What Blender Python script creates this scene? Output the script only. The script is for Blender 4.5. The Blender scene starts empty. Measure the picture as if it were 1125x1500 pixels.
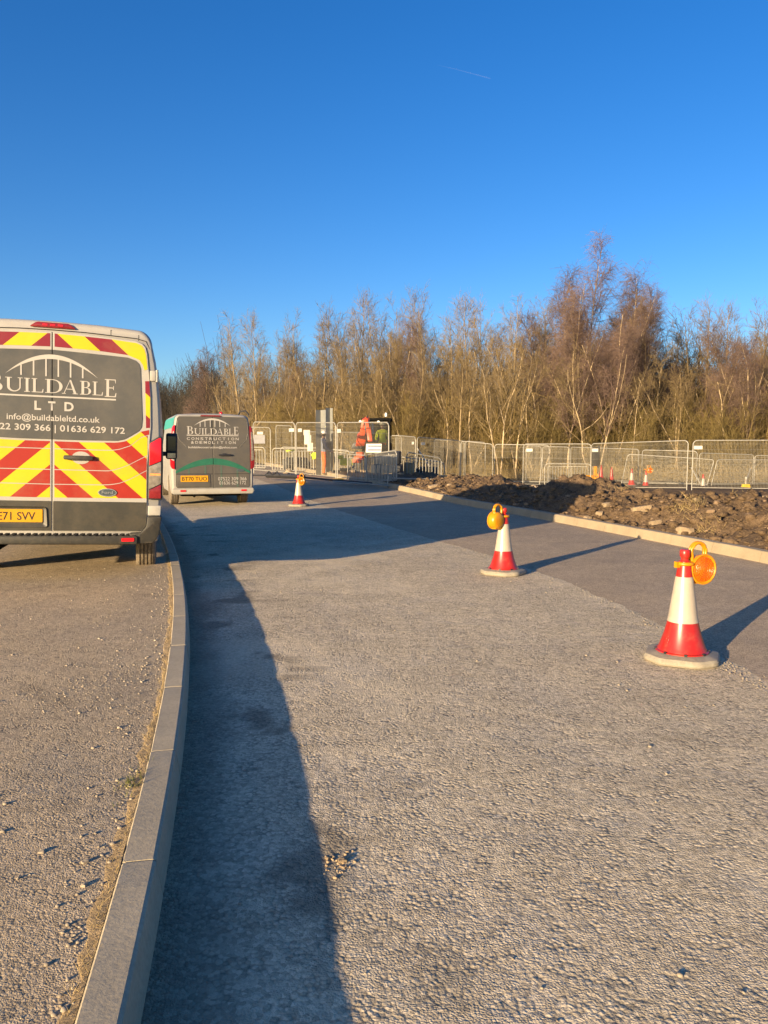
import bpy, bmesh, math, random
import numpy as np
from mathutils import Vector, Matrix, noise

R = math.radians
PI = math.pi
rng = random.Random(7)
nrg = np.random.default_rng(11)
scene = bpy.context.scene
C = scene.collection

# ------------------------------------------------------------------ helpers
def link(o, parent=None):
    C.objects.link(o)
    if parent is not None:
        o.parent = parent
    return o

def tag(o, label=None, cat=None, group=None, kind=None):
    if label: o['label'] = label
    if cat: o['category'] = cat
    if group: o['group'] = group
    if kind: o['kind'] = kind
    return o

def empty(name, loc=(0, 0, 0), rot=(0, 0, 0), label=None, cat=None, group=None):
    o = bpy.data.objects.new(name, None)
    o.empty_display_size = 0.1
    o.location = loc
    o.rotation_euler = rot
    link(o)
    return tag(o, label, cat, group)

def mesh_obj(name, me, mat, parent=None, smooth=None):
    mats = mat if isinstance(mat, (list, tuple)) else [mat]
    for m in mats:
        me.materials.append(m)
    if smooth is not None:
        me.shade_smooth()
        if smooth < 179:
            me.set_sharp_from_angle(angle=R(smooth))
    o = bpy.data.objects.new(name, me)
    return link(o, parent)

def arrays_mesh(name, V, Fq):
    me = bpy.data.meshes.new(name)
    V = np.asarray(V, dtype=np.float32)
    Fq = np.asarray(Fq, dtype=np.int32)
    k = Fq.shape[1]
    me.vertices.add(len(V)); me.vertices.foreach_set('co', V.ravel())
    me.loops.add(Fq.size); me.loops.foreach_set('vertex_index', Fq.ravel())
    me.polygons.add(len(Fq))
    me.polygons.foreach_set('loop_start', np.arange(0, Fq.size, k, dtype=np.int32))
    me.update(calc_edges=True)
    me.validate()
    return me

def sticks(P0, P1, R0, R1, sides=3):
    P0 = np.asarray(P0, float); P1 = np.asarray(P1, float)
    R0 = np.asarray(R0, float); R1 = np.asarray(R1, float)
    d = P1 - P0
    L = np.linalg.norm(d, axis=1, keepdims=True); L[L < 1e-9] = 1e-9
    d = d / L
    ref = np.where(np.abs(d[:, 2:3]) > 0.9, np.array([[1., 0, 0]]), np.array([[0, 0, 1.]]))
    a = np.cross(d, ref); a /= np.linalg.norm(a, axis=1, keepdims=True)
    b = np.cross(d, a)
    n = len(P0)
    V = np.zeros((n, 2 * sides, 3))
    for k in range(sides):
        t = 2 * PI * k / sides
        off = a * math.cos(t) + b * math.sin(t)
        V[:, k] = P0 + off * R0[:, None]
        V[:, sides + k] = P1 + off * R1[:, None]
    base = (np.arange(n) * 2 * sides)[:, None]
    F = []
    for k in range(sides):
        k2 = (k + 1) % sides
        F.append(np.concatenate([base + k, base + k2, base + sides + k2, base + sides + k], axis=1))
    return V.reshape(-1, 3), np.concatenate(F, axis=0)

class MB:
    """collects simple solids into one mesh"""
    def __init__(s):
        s.v = []; s.f = []; s.mi = []
    def add(s, vs, fs, mi=0):
        b = len(s.v)
        s.v += [tuple(p) for p in vs]
        s.f += [tuple(b + i for i in f) for f in fs]
        s.mi += [mi] * len(fs)
        return s
    def box(s, c, d, rot=None, mi=0, taper=1.0):
        x, y, z = d[0] / 2, d[1] / 2, d[2] / 2
        vs = []
        for sz in (-1, 1):
            t = taper if sz > 0 else 1.0
            for sx, sy in ((-1, -1), (1, -1), (1, 1), (-1, 1)):
                p = Vector((sx * x * t, sy * y * t, sz * z))
                if rot is not None: p = rot @ p
                vs.append(p + Vector(c))
        fs = [(3, 2, 1, 0), (4, 5, 6, 7), (0, 1, 5, 4), (1, 2, 6, 5), (2, 3, 7, 6), (3, 0, 4, 7)]
        return s.add(vs, fs, mi)
    def prism_xz(s, poly, y0, y1, mi=0):
        """polygon in x,z (counter-clockwise seen from -y) from y0 (front) to y1 (back)"""
        n = len(poly)
        A = sum(poly[i][0] * poly[(i + 1) % n][1] - poly[(i + 1) % n][0] * poly[i][1] for i in range(n))
        if A < 0: poly = poly[::-1]
        vs = [(p[0], y0, p[1]) for p in poly] + [(p[0], y1, p[1]) for p in poly]
        fs = [tuple(range(n)), tuple(range(2 * n - 1, n - 1, -1))]
        fs += [(i, i + n, (i + 1) % n + n, (i + 1) % n) for i in range(n)]
        return s.add(vs, fs, mi)
    def prism_xy(s, poly, z0, z1, mi=0, inset=0.0):
        n = len(poly)
        A = sum(poly[i][0] * poly[(i + 1) % n][1] - poly[(i + 1) % n][0] * poly[i][1] for i in range(n))
        if A < 0: poly = poly[::-1]
        cx = sum(p[0] for p in poly) / n; cy = sum(p[1] for p in poly) / n
        vs = [(p[0], p[1], z0) for p in poly]
        vs += [(cx + (p[0] - cx) * (1 - inset), cy + (p[1] - cy) * (1 - inset), z1) for p in poly]
        fs = [tuple(range(n - 1, -1, -1)), tuple(range(n, 2 * n))]
        fs += [(i, (i + 1) % n, (i + 1) % n + n, i + n) for i in range(n)]
        return s.add(vs, fs, mi)
    def flat_xz(s, poly, y, mi=0):
        n = len(poly)
        A = sum(poly[i][0] * poly[(i + 1) % n][1] - poly[(i + 1) % n][0] * poly[i][1] for i in range(n))
        if A < 0: poly = poly[::-1]
        return s.add([(p[0], y, p[1]) for p in poly], [tuple(range(n))], mi)
    def tube(s, path, r, sides=8, mi=0, closed=False):
        path = [Vector(p) for p in path]
        n = len(path); rings = []
        for i, p in enumerate(path):
            if closed:
                d = path[(i + 1) % n] - path[i - 1]
            else:
                d = path[min(i + 1, n - 1)] - path[max(i - 1, 0)]
            d.normalize()
            ref = Vector((0, 0, 1)) if abs(d.z) < 0.95 else Vector((0, 1, 0))
            a = d.cross(ref).normalized(); b = d.cross(a)
            rr = r[i] if isinstance(r, (list, tuple)) else r
            rings.append([p + (a * math.cos(2 * PI * k / sides) + b * math.sin(2 * PI * k / sides)) * rr for k in range(sides)])
        vs = [q for ring in rings for q in ring]
        fs = []
        m = n if closed else n - 1
        for i in range(m):
            i2 = (i + 1) % n
            for k in range(sides):
                k2 = (k + 1) % sides
                fs.append((i * sides + k, i * sides + k2, i2 * sides + k2, i2 * sides + k))
        if not closed:
            fs.append(tuple(range(sides)))
            fs.append(tuple((n - 1) * sides + k for k in range(sides - 1, -1, -1)))
        return s.add(vs, fs, mi)
    def lathe(s, prof, sides=32, M=None, mi=0):
        """prof: list of (r,z)"""
        vs = []; fs = []
        for (r, z) in prof:
            for k in range(sides):
                a = 2 * PI * k / sides
                p = Vector((r * math.cos(a), r * math.sin(a), z))
                vs.append(M @ p if M is not None else p)
        n = len(prof)
        for i in range(n - 1):
            for k in range(sides):
                k2 = (k + 1) % sides
                fs.append((i * sides + k, i * sides + k2, (i + 1) * sides + k2, (i + 1) * sides + k))
        if prof[0][0] > 1e-6: fs.append(tuple(range(sides - 1, -1, -1)))
        if prof[-1][0] > 1e-6: fs.append(tuple((n - 1) * sides + k for k in range(sides)))
        return s.add(vs, fs, mi)
    def build(s, name, mat, parent=None, smooth=None, bevel=0, segs=2):
        me = bpy.data.meshes.new(name)
        me.from_pydata(s.v, [], s.f)
        if bevel:
            bm = bmesh.new(); bm.from_mesh(me)
            bmesh.ops.remove_doubles(bm, verts=bm.verts, dist=1e-5)
            es = [e for e in bm.edges if len(e.link_faces) == 2 and e.calc_face_angle(0) > R(35)]
            bmesh.ops.bevel(bm, geom=es, offset=bevel, segments=segs, affect='EDGES', profile=0.5, clamp_overlap=True)
            bmesh.ops.recalc_face_normals(bm, faces=bm.faces)
            bm.to_mesh(me); bm.free()
        elif any(s.mi):
            me.polygons.foreach_set('material_index', s.mi)
        me.update()
        return mesh_obj(name, me, mat, parent, smooth)

def copy_tree(o, parent=None):
    c = o.copy(); C.objects.link(c)
    if parent is not None: c.parent = parent
    for ch in list(o.children):
        copy_tree(ch, c)
    return c

def sstep(a, b, x):
    t = min(1.0, max(0.0, (x - a) / (b - a)))
    return t * t * (3 - 2 * t)

# ------------------------------------------------------------------ materials
def new_mat(name):
    m = bpy.data.materials.new(name); m.use_nodes = True
    nt = m.node_tree; nt.nodes.clear()
    out = nt.nodes.new('ShaderNodeOutputMaterial')
    b = nt.nodes.new('ShaderNodeBsdfPrincipled')
    nt.links.new(b.outputs[0], out.inputs[0])
    return m, nt, b

def N(nt, t, **kw):
    n = nt.nodes.new(t)
    for k, v in kw.items():
        if k.startswith('i_'):
            key = k[2:]
            key = int(key) if key.isdigit() else key.replace('_', ' ')
            n.inputs[key].default_value = v
        else:
            setattr(n, k, v)
    return n

def coords(nt, kind='Object'):
    return N(nt, 'ShaderNodeTexCoord').outputs[kind]

def ramp(nt, fac, stops):
    r = N(nt, 'ShaderNodeValToRGB')
    e = r.color_ramp.elements
    while len(e) < len(stops): e.new(0.5)
    for i, (p, c) in enumerate(stops):
        e[i].position = p
        e[i].color = (c[0], c[1], c[2], 1) if hasattr(c, '__len__') else (c, c, c, 1)
    nt.links.new(fac, r.inputs[0])
    return r.outputs[0]

def mixc(nt, fac, a, b, mode='MIX'):
    m = N(nt, 'ShaderNodeMix', data_type='RGBA', blend_type=mode)
    for sock, val in ((m.inputs[0], fac), (m.inputs[6], a), (m.inputs[7], b)):
        if isinstance(val, bpy.types.NodeSocket): nt.links.new(val, sock)
        elif hasattr(val, '__len__'): sock.default_value = (val[0], val[1], val[2], 1)
        else: sock.default_value = val
    return m.outputs[2]

def noise_tex(nt, vec, scale, detail=4, rough=0.55, dist=0.0):
    n = N(nt, 'ShaderNodeTexNoise', i_Scale=scale, i_Detail=detail, i_Roughness=rough, i_Distortion=dist)
    nt.links.new(vec, n.inputs['Vector'])
    return n.outputs['Fac']

def math_n(nt, op, a, b=None, c=None):
    m = N(nt, 'ShaderNodeMath', operation=op)
    for i, v in enumerate((a, b, c)):
        if v is None: continue
        if isinstance(v, bpy.types.NodeSocket): nt.links.new(v, m.inputs[i])
        else: m.inputs[i].default_value = v
    return m.outputs[0]

def bump(nt, bsdf, h, dist, strength=1.0, prev=None):
    b = N(nt, 'ShaderNodeBump', i_Strength=strength, i_Distance=dist)
    nt.links.new(h, b.inputs['Height'])
    if prev is not None: nt.links.new(prev, b.inputs['Normal'])
    if bsdf is not None: nt.links.new(b.outputs[0], bsdf.inputs['Normal'])
    return b.outputs[0]

def simple(name, col, rough=0.5, metal=0.0, var=0.12, scale=6.0, dirt=None, spec=0.5, bscale=None, bdist=0.002):
    """painted / plastic / metal surface with slight unevenness and optional grime"""
    m, nt, b = new_mat(name)
    v = coords(nt)
    f = noise_tex(nt, v, scale, 5, 0.6)
    dark = tuple(c * (1 - var) for c in col); light = tuple(min(1, c * (1 + var)) for c in col)
    c = ramp(nt, f, [(0.3, dark), (0.7, light)])
    if dirt:
        g = noise_tex(nt, v, scale * 2.3, 6, 0.7)
        k = ramp(nt, g, [(dirt[1], 0), (dirt[1] + 0.25, 1)])
        k2 = math_n(nt, 'MULTIPLY', k, dirt[2])
        c = mixc(nt, k2, c, dirt[0])
    nt.links.new(c, b.inputs['Base Color'])
    rr = ramp(nt, f, [(0.2, max(0, rough - 0.08)), (0.8, min(1, rough + 0.08))])
    nt.links.new(rr, b.inputs['Roughness'])
    b.inputs['Metallic'].default_value = metal
    b.inputs['Specular IOR Level'].default_value = spec
    if bscale:
        bump(nt, b, noise_tex(nt, v, bscale, 4, 0.6), bdist)
    return m

M = {}
M['white_paint'] = simple('white_paint', (0.355, 0.342, 0.315), 0.3, var=0.05, scale=2, dirt=((0.30, 0.26, 0.20), 0.5, 0.35))
M['silver_paint'] = simple('silver_paint', (0.31, 0.30, 0.27), 0.35, var=0.05, scale=2, dirt=((0.25, 0.21, 0.16), 0.45, 0.5))
M['vinyl_white'] = simple('vinyl_white', (0.40, 0.38, 0.35), 0.4, var=0.03)
M['grey_vinyl'] = simple('grey_vinyl', (0.074, 0.073, 0.068), 0.33, var=0.10, scale=1.2, dirt=((0.16, 0.14, 0.11), 0.45, 0.4))
M['grey_lower'] = simple('grey_lower', (0.034, 0.032, 0.024), 0.5, var=0.15, scale=2.5, dirt=((0.075, 0.061, 0.038), 0.42, 0.6))
M['grey_custom'] = simple('grey_custom', (0.078, 0.073, 0.066), 0.42, var=0.14, scale=1.5, dirt=((0.11, 0.095, 0.072), 0.4, 0.5))
M['bumper_plastic'] = simple('bumper_plastic', (0.022, 0.021, 0.017), 0.6, var=0.3, scale=9, dirt=((0.07, 0.056, 0.036), 0.47, 0.6))
M['black_plastic'] = simple('black_plastic', (0.02, 0.02, 0.021), 0.45, var=0.2)
M['under'] = simple('underbody_black', (0.010, 0.010, 0.010), 0.9, var=0.2, spec=0.05)
M['dark_glass'] = simple('dark_glass', (0.02, 0.024, 0.028), 0.06, var=0.1, spec=0.8)
M['mirror_glass'] = simple('mirror_glass', (0.7, 0.72, 0.75), 0.04, metal=1.0, var=0.02)
M['lens_red'] = simple('lens_red', (0.55, 0.012, 0.02), 0.15, var=0.15, scale=30)
M['lens_dark_red'] = simple('lens_dark_red', (0.18, 0.015, 0.018), 0.2, var=0.2, scale=30)
M['lens_clear'] = simple('lens_clear', (0.20, 0.18, 0.155), 0.1, var=0.4, scale=20)
M['lens_amber'] = simple('lens_amber', (0.75, 0.30, 0.10), 0.15, var=0.2, scale=30)
M['seam'] = simple('seam_black', (0.012, 0.012, 0.012), 0.7)
M['yellow_vinyl'] = simple('yellow_vinyl', (0.72, 0.60, 0.008), 0.42, var=0.04, scale=3)
M['teal'] = simple('teal_vinyl', (0.045, 0.30, 0.24), 0.4, var=0.06)
M['green'] = simple('green_vinyl', (0.018, 0.115, 0.068), 0.45, var=0.08)
M['green_dim'] = simple('green_vinyl_faded', (0.065, 0.10, 0.078), 0.45, var=0.08)
M['plate_yellow'] = simple('plate_yellow', (0.54, 0.265, 0.007), 0.35, var=0.04)
M['plate_black'] = simple('plate_black', (0.02, 0.018, 0.015), 0.4)
M['tyre'] = simple('tyre_rubber', (0.035, 0.033, 0.030), 0.8, var=0.25, scale=12, dirt=((0.22, 0.175, 0.12), 0.30, 0.8))
M['rim'] = simple('steel_rim', (0.25, 0.25, 0.25), 0.4, metal=0.6)
M['chrome'] = simple('chrome_badge', (0.6, 0.58, 0.55), 0.25, metal=0.8, var=0.05)
M['badge'] = simple('badge_dark', (0.06, 0.075, 0.085), 0.3)
M['cone_red'] = simple('cone_red', (0.37, 0.016, 0.011), 0.33, var=0.10, scale=5, dirt=((0.35, 0.10, 0.06), 0.52, 0.5))
M['cone_white'] = simple('cone_white', (0.37, 0.325, 0.265), 0.35, var=0.10, scale=12, dirt=((0.38, 0.31, 0.22), 0.45, 0.55))
M['cone_base'] = simple('cone_base_grey', (0.27, 0.24, 0.185), 0.75, var=0.16, scale=14, dirt=((0.15, 0.12, 0.08), 0.5, 0.6), bscale=60, bdist=0.002)
M['lamp_yellow'] = simple('lamp_yellow', (0.52, 0.215, 0.003), 0.35, var=0.07, scale=10)
M['lamp_lens'] = simple('lamp_lens_amber', (0.58, 0.105, 0.003), 0.18, var=0.12, scale=60, bscale=220, bdist=0.002)
M['galv'] = simple('galvanised_steel', (0.31, 0.30, 0.265), 0.5, metal=0.25, var=0.15, scale=8, dirt=((0.28, 0.24, 0.18), 0.5, 0.5))
M['wire'] = simple('fence_wire', (0.30, 0.275, 0.22), 0.5, metal=0.3, var=0.15)
M['steel_grey'] = simple('steel_grey', (0.20, 0.205, 0.195), 0.5, metal=0.3, var=0.12, scale=3)
M['tag_white'] = simple('tag_white', (0.45, 0.43, 0.39), 0.5, var=0.05)
M['paper'] = simple('paper_white', (0.43, 0.39, 0.335), 0.7, var=0.08, scale=4)
M['grey_notice'] = simple('grey_notice', (0.24, 0.24, 0.26), 0.6, var=0.15)
M['blue_stripe'] = simple('blue_stripe', (0.02, 0.05, 0.12), 0.5)
M['yellow_foot'] = simple('yellow_foot', (0.60, 0.38, 0.01), 0.6, var=0.15)
M['hivis_yellow'] = simple('hivis_yellow', (0.55, 0.58, 0.02), 0.8, var=0.15)
M['hivis_orange'] = simple('hivis_orange', (0.62, 0.12, 0.025), 0.8, var=0.15)
M['blue_grey_cloth'] = simple('blue_grey_cloth', (0.15, 0.165, 0.21), 0.9, var=0.15)
M['skin'] = simple('skin', (0.45, 0.26, 0.18), 0.6, var=0.08)
M['hair'] = simple('hair_dark', (0.03, 0.02, 0.015), 0.7)
M['helmet'] = simple('helmet_white', (0.6, 0.58, 0.52), 0.4)
M['boot'] = simple('boot_brown', (0.10, 0.06, 0.035), 0.7)
M['digger_orange'] = simple('digger_orange', (0.60, 0.075, 0.022), 0.4, var=0.12, dirt=((0.25, 0.12, 0.06), 0.5, 0.5))
m_, nt_, b_ = new_mat('clear_glass'); b_.inputs['Base Color'].default_value = (.85, .88, .87, 1); b_.inputs['Transmission Weight'].default_value = 1.0; b_.inputs['Roughness'].default_value = .03; b_.inputs['IOR'].default_value = 1.08
M['clear_glass'] = m_
M['digger_dark'] = simple('digger_dark', (0.03, 0.031, 0.033), 0.5, var=0.2)
M['lamp_white'] = simple('work_lamp', (0.75, 0.75, 0.72), 0.2)
M['timber'] = simple('timber', (0.36, 0.25, 0.13), 0.75, var=0.25, scale=9)
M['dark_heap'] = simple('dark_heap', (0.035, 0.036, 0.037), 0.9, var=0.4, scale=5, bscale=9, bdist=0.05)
M['stone'] = simple('sandstone', (0.38, 0.285, 0.175), 0.85, var=0.25, scale=9, dirt=((0.16, 0.11, 0.07), 0.5, 0.7), bscale=18, bdist=0.02)
M['rubble'] = simple('brown_rubble', (0.21, 0.145, 0.088), 0.9, var=0.35, scale=7, dirt=((0.13, 0.085, 0.05), 0.45, 0.8), bscale=18, bdist=0.02)
M['pebble'] = simple('pebble', (0.30, 0.25, 0.18), 0.85, var=0.3, scale=20)
M['clod'] = simple('dry_clod', (0.34, 0.25, 0.15), 0.9, var=0.3, scale=20, bscale=80, bdist=0.004)

# chevron vinyl: inverted V stripes about the door seam, horizontal joint lines kept as geometry
def chevron(name, red):
    m, nt, b = new_mat(name)
    sep = N(nt, 'ShaderNodeSeparateXYZ'); nt.links.new(coords(nt), sep.inputs[0])
    ax = math_n(nt, 'ABSOLUTE', sep.outputs[0])
    t = math_n(nt, 'MULTIPLY_ADD', ax, 0.90, sep.outputs[2])
    t = math_n(nt, 'SUBTRACT', t, 1.429 - 0.213)
    t = math_n(nt, 'DIVIDE', t, 0.426)
    t = math_n(nt, 'FRACT', t)
    k = math_n(nt, 'GREATER_THAN', t, 0.5)
    n = noise_tex(nt, coords(nt), 4, 4)
    ye = ramp(nt, n, [(0.3, (0.46, 0.375, 0.003)), (0.7, (0.52, 0.43, 0.005))])
    rd = ramp(nt, n, [(0.3, tuple(c * 0.93 for c in red)), (0.7, tuple(c * 1.07 for c in red))])
    c = mixc(nt, k, ye, rd)
    g = noise_tex(nt, coords(nt), 2.2, 6, 0.7)
    gk = math_n(nt, 'MULTIPLY', ramp(nt, g, [(0.5, 0), (0.75, 1)]), 0.22)
    c = mixc(nt, gk, c, (0.30, 0.24, 0.14))
    nt.links.new(c, b.inputs['Base Color'])
    b.inputs['Roughness'].default_value = 0.42
    return m
M['chev_low'] = chevron('chevron_orange_red', (0.29, 0.016, 0.006))
M['chev_high'] = chevron('chevron_crimson', (0.185, 0.008, 0.018))

def asphalt(name, base, dust, dustk, scale, dist, stain=None, big=0.6, rough=0.9, attrs=False):
    m, nt, b = new_mat(name)
    v = coords(nt)
    vo = N(nt, 'ShaderNodeTexVoronoi', feature='F1', i_Scale=scale, i_Randomness=1.0)
    nw = N(nt, 'ShaderNodeTexNoise', i_Scale=scale * 0.6, i_Detail=2.0)
    nt.links.new(v, nw.inputs['Vector'])
    wv = N(nt, 'ShaderNodeVectorMath', operation='MULTIPLY_ADD')
    nt.links.new(nw.outputs['Color'], wv.inputs[0]); wv.inputs[1].default_value = (0.5 / scale,) * 3
    nt.links.new(v, wv.inputs[2])
    nt.links.new(wv.outputs[0], vo.inputs['Vector'])
    chip = math_n(nt, 'SUBTRACT', 1.0, vo.outputs['Distance'])
    vo2 = N(nt, 'ShaderNodeTexVoronoi', feature='F1', i_Scale=scale * 1.9, i_Randomness=1.0); nt.links.new(wv.outputs[0], vo2.inputs['Vector'])
    sel = ramp(nt, noise_tex(nt, v, scale * .16, 4, 0.6), [(0.42, 0), (0.58, 1)])
    small = math_n(nt, 'MULTIPLY_ADD', vo2.outputs['Distance'], -0.55, 0.9)
    mx_ = N(nt, 'ShaderNodeMix', data_type='FLOAT'); nt.links.new(sel, mx_.inputs[0]); nt.links.new(chip, mx_.inputs[2]); nt.links.new(small, mx_.inputs[3]); chip = mx_.outputs[0]
    fine = noise_tex(nt, v, scale * 2.2, 3, 0.6)
    mid = noise_tex(nt, v, scale * 0.35, 3, 0.6)
    h = math_n(nt, 'MULTIPLY_ADD', fine, 0.7, chip)
    h = math_n(nt, 'MULTIPLY_ADD', mid, 0.45, h)
    wear = ramp(nt, noise_tex(nt, v, 1.7, 5, 0.65), [(0.38, 0.45), (0.58, 1.0)])
    h2 = math_n(nt, 'MULTIPLY', h, wear)
    bump(nt, b, h2, dist, 1.0)
    L = noise_tex(nt, v, big, 5, 0.62)
    L2 = noise_tex(nt, v, big * 6, 5, 0.65)
    k = math_n(nt, 'MULTIPLY_ADD', L2, 0.5, math_n(nt, 'MULTIPLY', L, 0.5))
    kk = ramp(nt, k, [(0.36, 0), (0.62, 1)])
    kk = math_n(nt, 'MULTIPLY_ADD', kk, 0.55 * dustk, 0.45 * dustk)
    low = ramp(nt, h, [(0.55, 1.0), (1.5, 0.75)])
    sp = mixc(nt, ramp(nt, fine, [(0.35, 0), (0.65, 1)]), tuple(c * 0.68 for c in base), tuple(c * 1.32 for c in base))
    c = mixc(nt, kk, sp, dust)
    vc = N(nt, 'ShaderNodeSeparateColor'); nt.links.new(vo.outputs['Color'], vc.inputs[0])
    c = mixc(nt, 1.0, c, ramp(nt, vc.outputs[0], [(0.0, 0.72), (0.5, 0.98), (1.0, 1.28)]), 'MULTIPLY')
    c = mixc(nt, ramp(nt, chip, [(0.22, 0.55), (0.55, 0.0)]), c, tuple(x * 0.45 for x in base))  # pits darkened: binder colour, and contrast imitating their shade
    if stain:
        s1 = noise_tex(nt, v, 0.9, 6, 0.7, 0.4)
        s = ramp(nt, s1, [(0.60, 0), (0.70, 1)])
        c = mixc(nt, math_n(nt, 'MULTIPLY', s, stain), c, tuple(x * 0.35 for x in base))
    if attrs:
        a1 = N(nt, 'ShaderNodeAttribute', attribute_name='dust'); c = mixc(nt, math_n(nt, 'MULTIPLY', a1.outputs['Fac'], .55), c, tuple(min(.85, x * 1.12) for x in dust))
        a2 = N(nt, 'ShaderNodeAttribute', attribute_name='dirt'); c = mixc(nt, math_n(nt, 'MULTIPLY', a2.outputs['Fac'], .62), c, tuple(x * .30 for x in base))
    nt.links.new(c, b.inputs['Base Color'])
    b.inputs['Roughness'].default_value = rough
    b.inputs['Specular IOR Level'].default_value = 0.08
    return m
M['road'] = asphalt('dusty_chipped_asphalt', (0.36, 0.305, 0.225), (0.67, 0.56, 0.385), 0.9, 66, 0.0125, stain=0.35, big=0.45, attrs=True)
M['lane'] = asphalt('dark_tarmac', (0.25, 0.207, 0.155), (0.58, 0.45, 0.30), 0.7, 115, 0.0055, big=0.5)
M['pave'] = asphalt('dusty_pavement_asphalt', (0.28, 0.235, 0.175), (0.58, 0.45, 0.285), 0.85, 98, 0.0075, stain=0.5, big=0.55)

def concrete(name, col, var=0.18):
    m, nt, b = new_mat(name)
    v = coords(nt)
    a = noise_tex(nt, v, 3.0, 6, 0.65); f = noise_tex(nt, v, 60, 4, 0.7)
    c = ramp(nt, a, [(0.3, tuple(x * (1 - var) for x in col)), (0.7, tuple(x * (1 + var) for x in col))])
    c = mixc(nt, ramp(nt, f, [(0.35, 0.35), (0.6, 0.0)]), c, tuple(x * 0.55 for x in col))
    nt.links.new(c, b.inputs['Base Color']); b.inputs['Roughness'].default_value = 0.85
    n1 = bump(nt, None, f, 0.0015, 1.0)
    bump(nt, b, a, 0.004, 0.4, n1)
    return m
M['kerb_l'] = concrete('kerb_concrete_grey', (0.41, 0.345, 0.235), 0.14)
M['kerb_r'] = concrete('kerb_concrete_tan', (0.31, 0.25, 0.165), 0.16)

def earth(name, a, bcol, pale, scale=1.6, bd=0.05):
    m, nt, b = new_mat(name)
    v = coords(nt)
    n1 = noise_tex(nt, v, scale, 6, 0.65); n2 = noise_tex(nt, v, scale * 9, 6, 0.7); n3 = noise_tex(nt, v, scale * 24, 4, 0.6)
    c = ramp(nt, n1, [(0.32, a), (0.68, bcol)])
    c = mixc(nt, ramp(nt, n2, [(0.38, 0.55), (0.55, 0.0)]), c, tuple(x * 0.5 for x in a))
    c = mixc(nt, ramp(nt, n3, [(0.63, 0), (0.72, 0.75)]), c, pale)
    nt.links.new(c, b.inputs['Base Color']); b.inputs['Roughness'].default_value = 0.95
    b.inputs['Specular IOR Level'].default_value = 0.15
    p = bump(nt, None, n2, bd, 1.0)
    bump(nt, b, n3, bd * 0.4, 1.0, p)
    return m
M['bank'] = earth('dug_earth', (0.125, 0.085, 0.051), (0.205, 0.141, 0.085), (0.40, 0.30, 0.19))
M['ground'] = earth('rough_ground', (0.13, 0.10, 0.055), (0.24, 0.18, 0.095), (0.30, 0.25, 0.14), 0.35, 0.1)
M['grit'] = earth('kerb_grit', (0.36, 0.26, 0.14), (0.52, 0.38, 0.21), (0.60, 0.48, 0.30), 6, 0.010)

def bark(name, col, dark, scale=5, rnd=0.25):
    m, nt, b = new_mat(name)
    v = coords(nt)
    mp = N(nt, 'ShaderNodeMapping'); mp.inputs['Scale'].default_value = (1, 1, 0.25)
    nt.links.new(v, mp.inputs[0])
    n = noise_tex(nt, mp.outputs[0], scale, 5, 0.65)
    c = ramp(nt, n, [(0.36, dark), (0.52, col)])
    oi = N(nt, 'ShaderNodeObjectInfo')
    hsv = N(nt, 'ShaderNodeHueSaturation')
    nt.links.new(c, hsv.inputs['Color'])
    nt.links.new(math_n(nt, 'MULTIPLY_ADD', oi.outputs['Random'], 2 * rnd, 1 - rnd), hsv.inputs['Value'])
    nt.links.new(hsv.outputs[0], b.inputs['Base Color']); b.inputs['Roughness'].default_value = 0.85
    return m
M['bark_birch'] = bark('birch_bark', (0.46, 0.355, 0.215), (0.10, 0.07, 0.04))
M['bark_tan'] = bark('tan_bark', (0.27, 0.20, 0.105), (0.09, 0.065, 0.032))
M['bark_olive'] = bark('olive_bark', (0.20, 0.15, 0.055), (0.08, 0.06, 0.022))
M['twig_red'] = bark('reddish_twigs', (0.150, 0.099, 0.079), (0.105, 0.07, 0.058), rnd=0.2)
M['twig_tan'] = bark('tan_twigs', (0.205, 0.15, 0.072), (0.14, 0.10, 0.05), rnd=0.25)
M['twig_grey'] = bark('grey_twigs', (0.20, 0.165, 0.125), (0.13, 0.105, 0.08), rnd=0.2)
M['twig_olive'] = bark('olive_twigs', (0.17, 0.125, 0.038), (0.11, 0.08, 0.025), rnd=0.25)
M['brush'] = bark('dry_brush', (0.28, 0.20, 0.07), (0.15, 0.11, 0.042), 0.4, 0.0)
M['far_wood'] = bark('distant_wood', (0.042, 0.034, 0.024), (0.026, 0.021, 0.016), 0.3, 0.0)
M['straw'] = bark('dry_grass', (0.42, 0.31, 0.13), (0.27, 0.2, 0.08), 9, 0.0)
M['grass_green'] = bark('green_grass', (0.12, 0.13, 0.03), (0.2, 0.17, 0.05), 9, 0.0)
# ------------------------------------------------------------------ lie of the land
LK = [(-0.3262 - 0.13302 * y - 0.013168 * y * y + 0.00025546 * y ** 3, y) for y in (-4, -2, 0, 2, 4, 6, 8, 10, 12, 14, 16, 18, 20, 22, 24)] + [(-10.3, 31), (-14, 38), (-19, 46)]
def catmull(pts, step):
    P = [Vector((p[0], p[1], 0)) for p in pts]; out = []
    for i in range(len(P) - 1):
        p0 = P[max(i - 1, 0)]; p1 = P[i]; p2 = P[i + 1]; p3 = P[min(i + 2, len(P) - 1)]
        n = max(2, int((p2 - p1).length / step))
        for k in range(n):
            t = k / n
            out.append(0.5 * ((2 * p1) + (p2 - p0) * t + (2 * p0 - 5 * p1 + 4 * p2 - p3) * t * t + (3 * p1 - p0 - 3 * p2 + p3) * t ** 3))
    out.append(P[-1]); return out
LKC = catmull(LK, 0.12)
LKx = np.array([p.x for p in LKC]); LKy = np.array([p.y for p in LKC])
def xl(y): return float(np.interp(y, LKy, LKx))
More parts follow.
